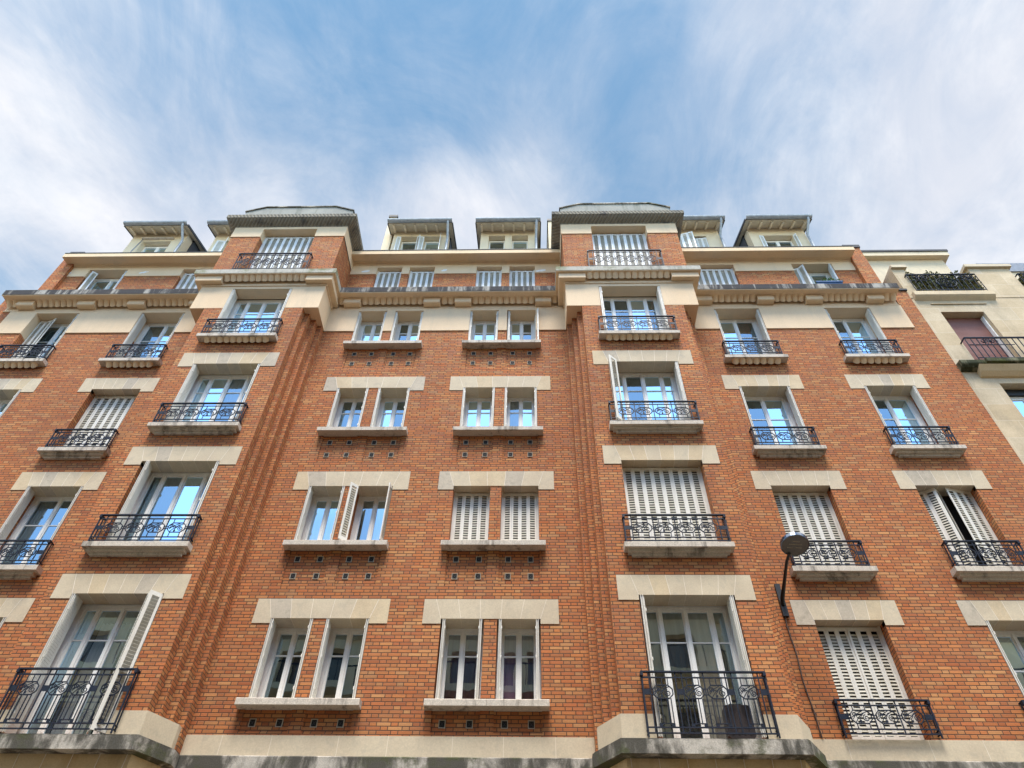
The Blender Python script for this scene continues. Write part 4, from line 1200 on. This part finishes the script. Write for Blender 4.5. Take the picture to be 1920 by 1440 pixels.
for i in range(1):
    xs = sorted(set([-27, 23] + [o[0] for o in ops] + [o[1] for o in ops])); zs = sorted(set([GZ, 18.4] + [o[2] for o in ops] + [o[3] for o in ops]))
    for a in range(len(xs) - 1):
        for b_ in range(len(zs) - 1):
            cx, cz = (xs[a] + xs[a + 1]) / 2, (zs[b_] + zs[b_ + 1]) / 2
            if any(o[0] < cx < o[1] and o[2] < cz < o[3] for o in ops): continue
            mb.box(xs[a], xs[a + 1], yo - .4, yo, zs[b_], zs[b_ + 1])
mb.build('stone_wall', M['cream'], ob)
mb = MB(); mb.box(-27, 23, yo - .5, yo - .41, GZ, 18.4); mb.build('glass', M['glassdark'], ob)
mb = MB()
for z in (4.0, 10.0, 13.0, 15.75, 18.1): mb.box(-27, 23, yo, yo + (.30 if z != 13.0 else .75), z, z + .25)
mb.build('cornice', M['stone1'], ob)
mb = MB(); mb.prismx([(yo, 18.4), (yo - 3, 20.0), (yo - 6, 20.0), (yo - 6, 18.4)], -27, 23); mb.build('roof', M['zinc'], ob)
mb = MB()
for i in range(90): x = -26.5 + i * .55; mb.bar((x, yo + .70, 13.25), (x, yo + .70, 14.15), .03)
mb.box(-27, 23, yo + .68, yo + .72, 14.15, 14.2); mb.build('balcony_railing', M['iron'], ob)
mb = MB()
for i in range(1, 5):
    x = -7.5 + i * 2.6; mb.prismx([(yo, 13.0 - .1), (yo + .9, 12.3), (yo + .9, 12.2), (yo, 12.75)], x - .9, x + .9)
mb.build('awning', M['red_cloth'], ob)

# ------------------------------------------------------------------ sky, sun
world = D.worlds.new('World'); scene.world = world; world.use_nodes = True
nt = world.node_tree; nt.nodes.clear(); b = NB(nt)
out = nt.nodes.new('ShaderNodeOutputWorld'); bg = nt.nodes.new('ShaderNodeBackground'); nt.links.new(bg.outputs[0], out.inputs[0])
SUN_EL, SUN_AZ = 67.0, 181.0            # azimuth clockwise from +Y: high, behind the camera
sky = nt.nodes.new('ShaderNodeTexSky'); sky.sky_type = 'NISHITA'; sky.sun_disc = False
sky.sun_elevation = R(SUN_EL); sky.sun_rotation = R(SUN_AZ); sky.air_density = 1.0; sky.dust_density = .1; sky.ozone_density = 1.5
dirv = b.n('ShaderNodeTexCoord').outputs['Generated']
sp = b.n('ShaderNodeSeparateXYZ'); b.put(sp.inputs[0], dirv)
zc = b.math('MAXIMUM', sp.outputs[2], .06)
px = b.math('DIVIDE', sp.outputs[0], zc); py = b.math('DIVIDE', sp.outputs[1], zc)
cv = b.n('ShaderNodeCombineXYZ'); b.put(cv.inputs[0], px); b.put(cv.inputs[1], py)
plane = cv.outputs[0]
wisp = b.noise(b.mapped(plane, (3.9, 2.5, 1), (3.1, 1.7, 0), (0, 0, R(24))), 1.0, 11, .64, 1.6)
puff = b.noise(b.mapped(plane, (3.0, 2.6, 1), (7.3, 2.9, 0)), 1.0, 10, .62, .8)
broad = b.noise(b.mapped(plane, (1.6, 1.3, 1), (2.2, 5.1, 0)), 1.0, 4, .5)
def blob(cx, cy, rx, ry):
    """soft patch of cloud centred on (x/z, y/z) of the sky"""
    a = b.math('DIVIDE', b.math('SUBTRACT', px, cx), rx); c = b.math('DIVIDE', b.math('SUBTRACT', py, cy), ry)
    d = b.math('SQRT', b.math('ADD', b.math('MULTIPLY', a, a), b.math('MULTIPLY', c, c)))
    return b.sstep(d, 1.25, .0)
BLOBS = [(.64, .34, .52, .45, .85), (.85, .62, .50, .40, .60), (-.66, .58, .48, .40, .75), (-.85, .22, .45, .42, .60), (-.06, .54, .20, .14, .85), (.22, .72, .55, .20, .45), (-.40, .66, .40, .22, .45), (.34, .12, .3, .2, .30), (-.45, .10, .3, .2, .25)]
dens = 0.0
for (cx, cy, rx, ry, w_) in BLOBS: dens = b.math('ADD', dens, b.math('MULTIPLY', blob(cx, cy, rx, ry), w_))
front = b.sstep(py, -.75, -.30)
tex = b.math('ADD', b.math('ADD', b.math('MULTIPLY', wisp, .45), b.math('MULTIPLY', puff, .40)), b.math('MULTIPLY', broad, .15))
cl = b.math('ADD', b.math('MULTIPLY', dens, .72), b.math('MULTIPLY', b.math('SUBTRACT', tex, .5), 2.0))
mask = b.math('MULTIPLY', b.math('MULTIPLY', b.sstep(cl, -.28, 1.0), .96), front)
shade = b.noise(b.mapped(plane, (3.4, 2.6, 1), (1.3, 8.8, 0)), 1.0, 7, .62, .6)
cloud = b.mix(b.sstep(shade, .35, .68), (1.95, 2.01, 2.2, 1), (2.65, 2.6, 2.62, 1))
ahead = b.sstep(py, -.25, .20)
skyc = b.mix(1.0, sky.outputs[0], b.mix(ahead, (1.10, 1.10, 1.0, 1), (.47, .60, .535, 1)), 'MULTIPLY')
fin = b.mix(mask, skyc, cloud)
# unseen bright cloud layer, added overhead and behind the camera to light the facade
fill_deck = b.math('MULTIPLY', b.sstep(py, -.62, -.42), b.sstep(py, .0, -.22))
fill_deckc = b.mix(b.sstep(puff, .3, .7), (7.0, 6.6, 6.2, 1), (10.5, 9.9, 9.2, 1))
fin = b.mix(b.math('MULTIPLY', fill_deck, .9), fin, fill_deckc)
nt.links.new(fin, bg.inputs[0]); bg.inputs[1].default_value = .10

sl = D.lights.new('sun', 'SUN'); sl.energy = 1.2; sl.angle = R(20); sl.color = (1, .95, .88)
so = D.objects.new('sun', sl); COL.objects.link(so)
az, el = R(SUN_AZ), R(SUN_EL)
sdir = Vector((math.sin(az) * math.cos(el), math.cos(az) * math.cos(el), math.sin(el)))
so.rotation_euler = (-sdir).to_track_quat('-Z', 'Y').to_euler()

# ------------------------------------------------------------------ camera
cam = D.cameras.new('camera'); co = D.objects.new('camera', cam); COL.objects.link(co)
cam.sensor_width = 36; cam.lens = 1350 / 1920 * 36; cam.clip_end = 2000; cam.clip_start = .05
PITCH, YAW, ROLL = 0.8349786004290811, -0.036146650184711145, -0.0221865632115342
fw = Vector((math.sin(YAW) * math.cos(PITCH), math.cos(YAW) * math.cos(PITCH), math.sin(PITCH)))
rt = Vector((math.cos(YAW), -math.sin(YAW), 0)); up = rt.cross(fw)
# image plane rolled by ROLL
r2 = rt * math.cos(ROLL) - up * math.sin(ROLL) * -1 if False else rt * math.cos(ROLL) - up * math.sin(ROLL)
u2 = rt * math.sin(ROLL) + up * math.cos(ROLL)
co.matrix_world = Matrix(((r2.x, u2.x, -fw.x, 0), (r2.y, u2.y, -fw.y, 0), (r2.z, u2.z, -fw.z, 0), (0, 0, 0, 1)))
scene.camera = co
scene.view_settings.view_transform = 'Standard'; scene.view_settings.look = 'None'
scene.view_settings.exposure = 2.08; scene.view_settings.gamma = 1.0
scene.cycles.max_bounces = 8; scene.cycles.transparent_max_bounces = 8
for o in D.objects:
    if '_w' in o: del o['_w']
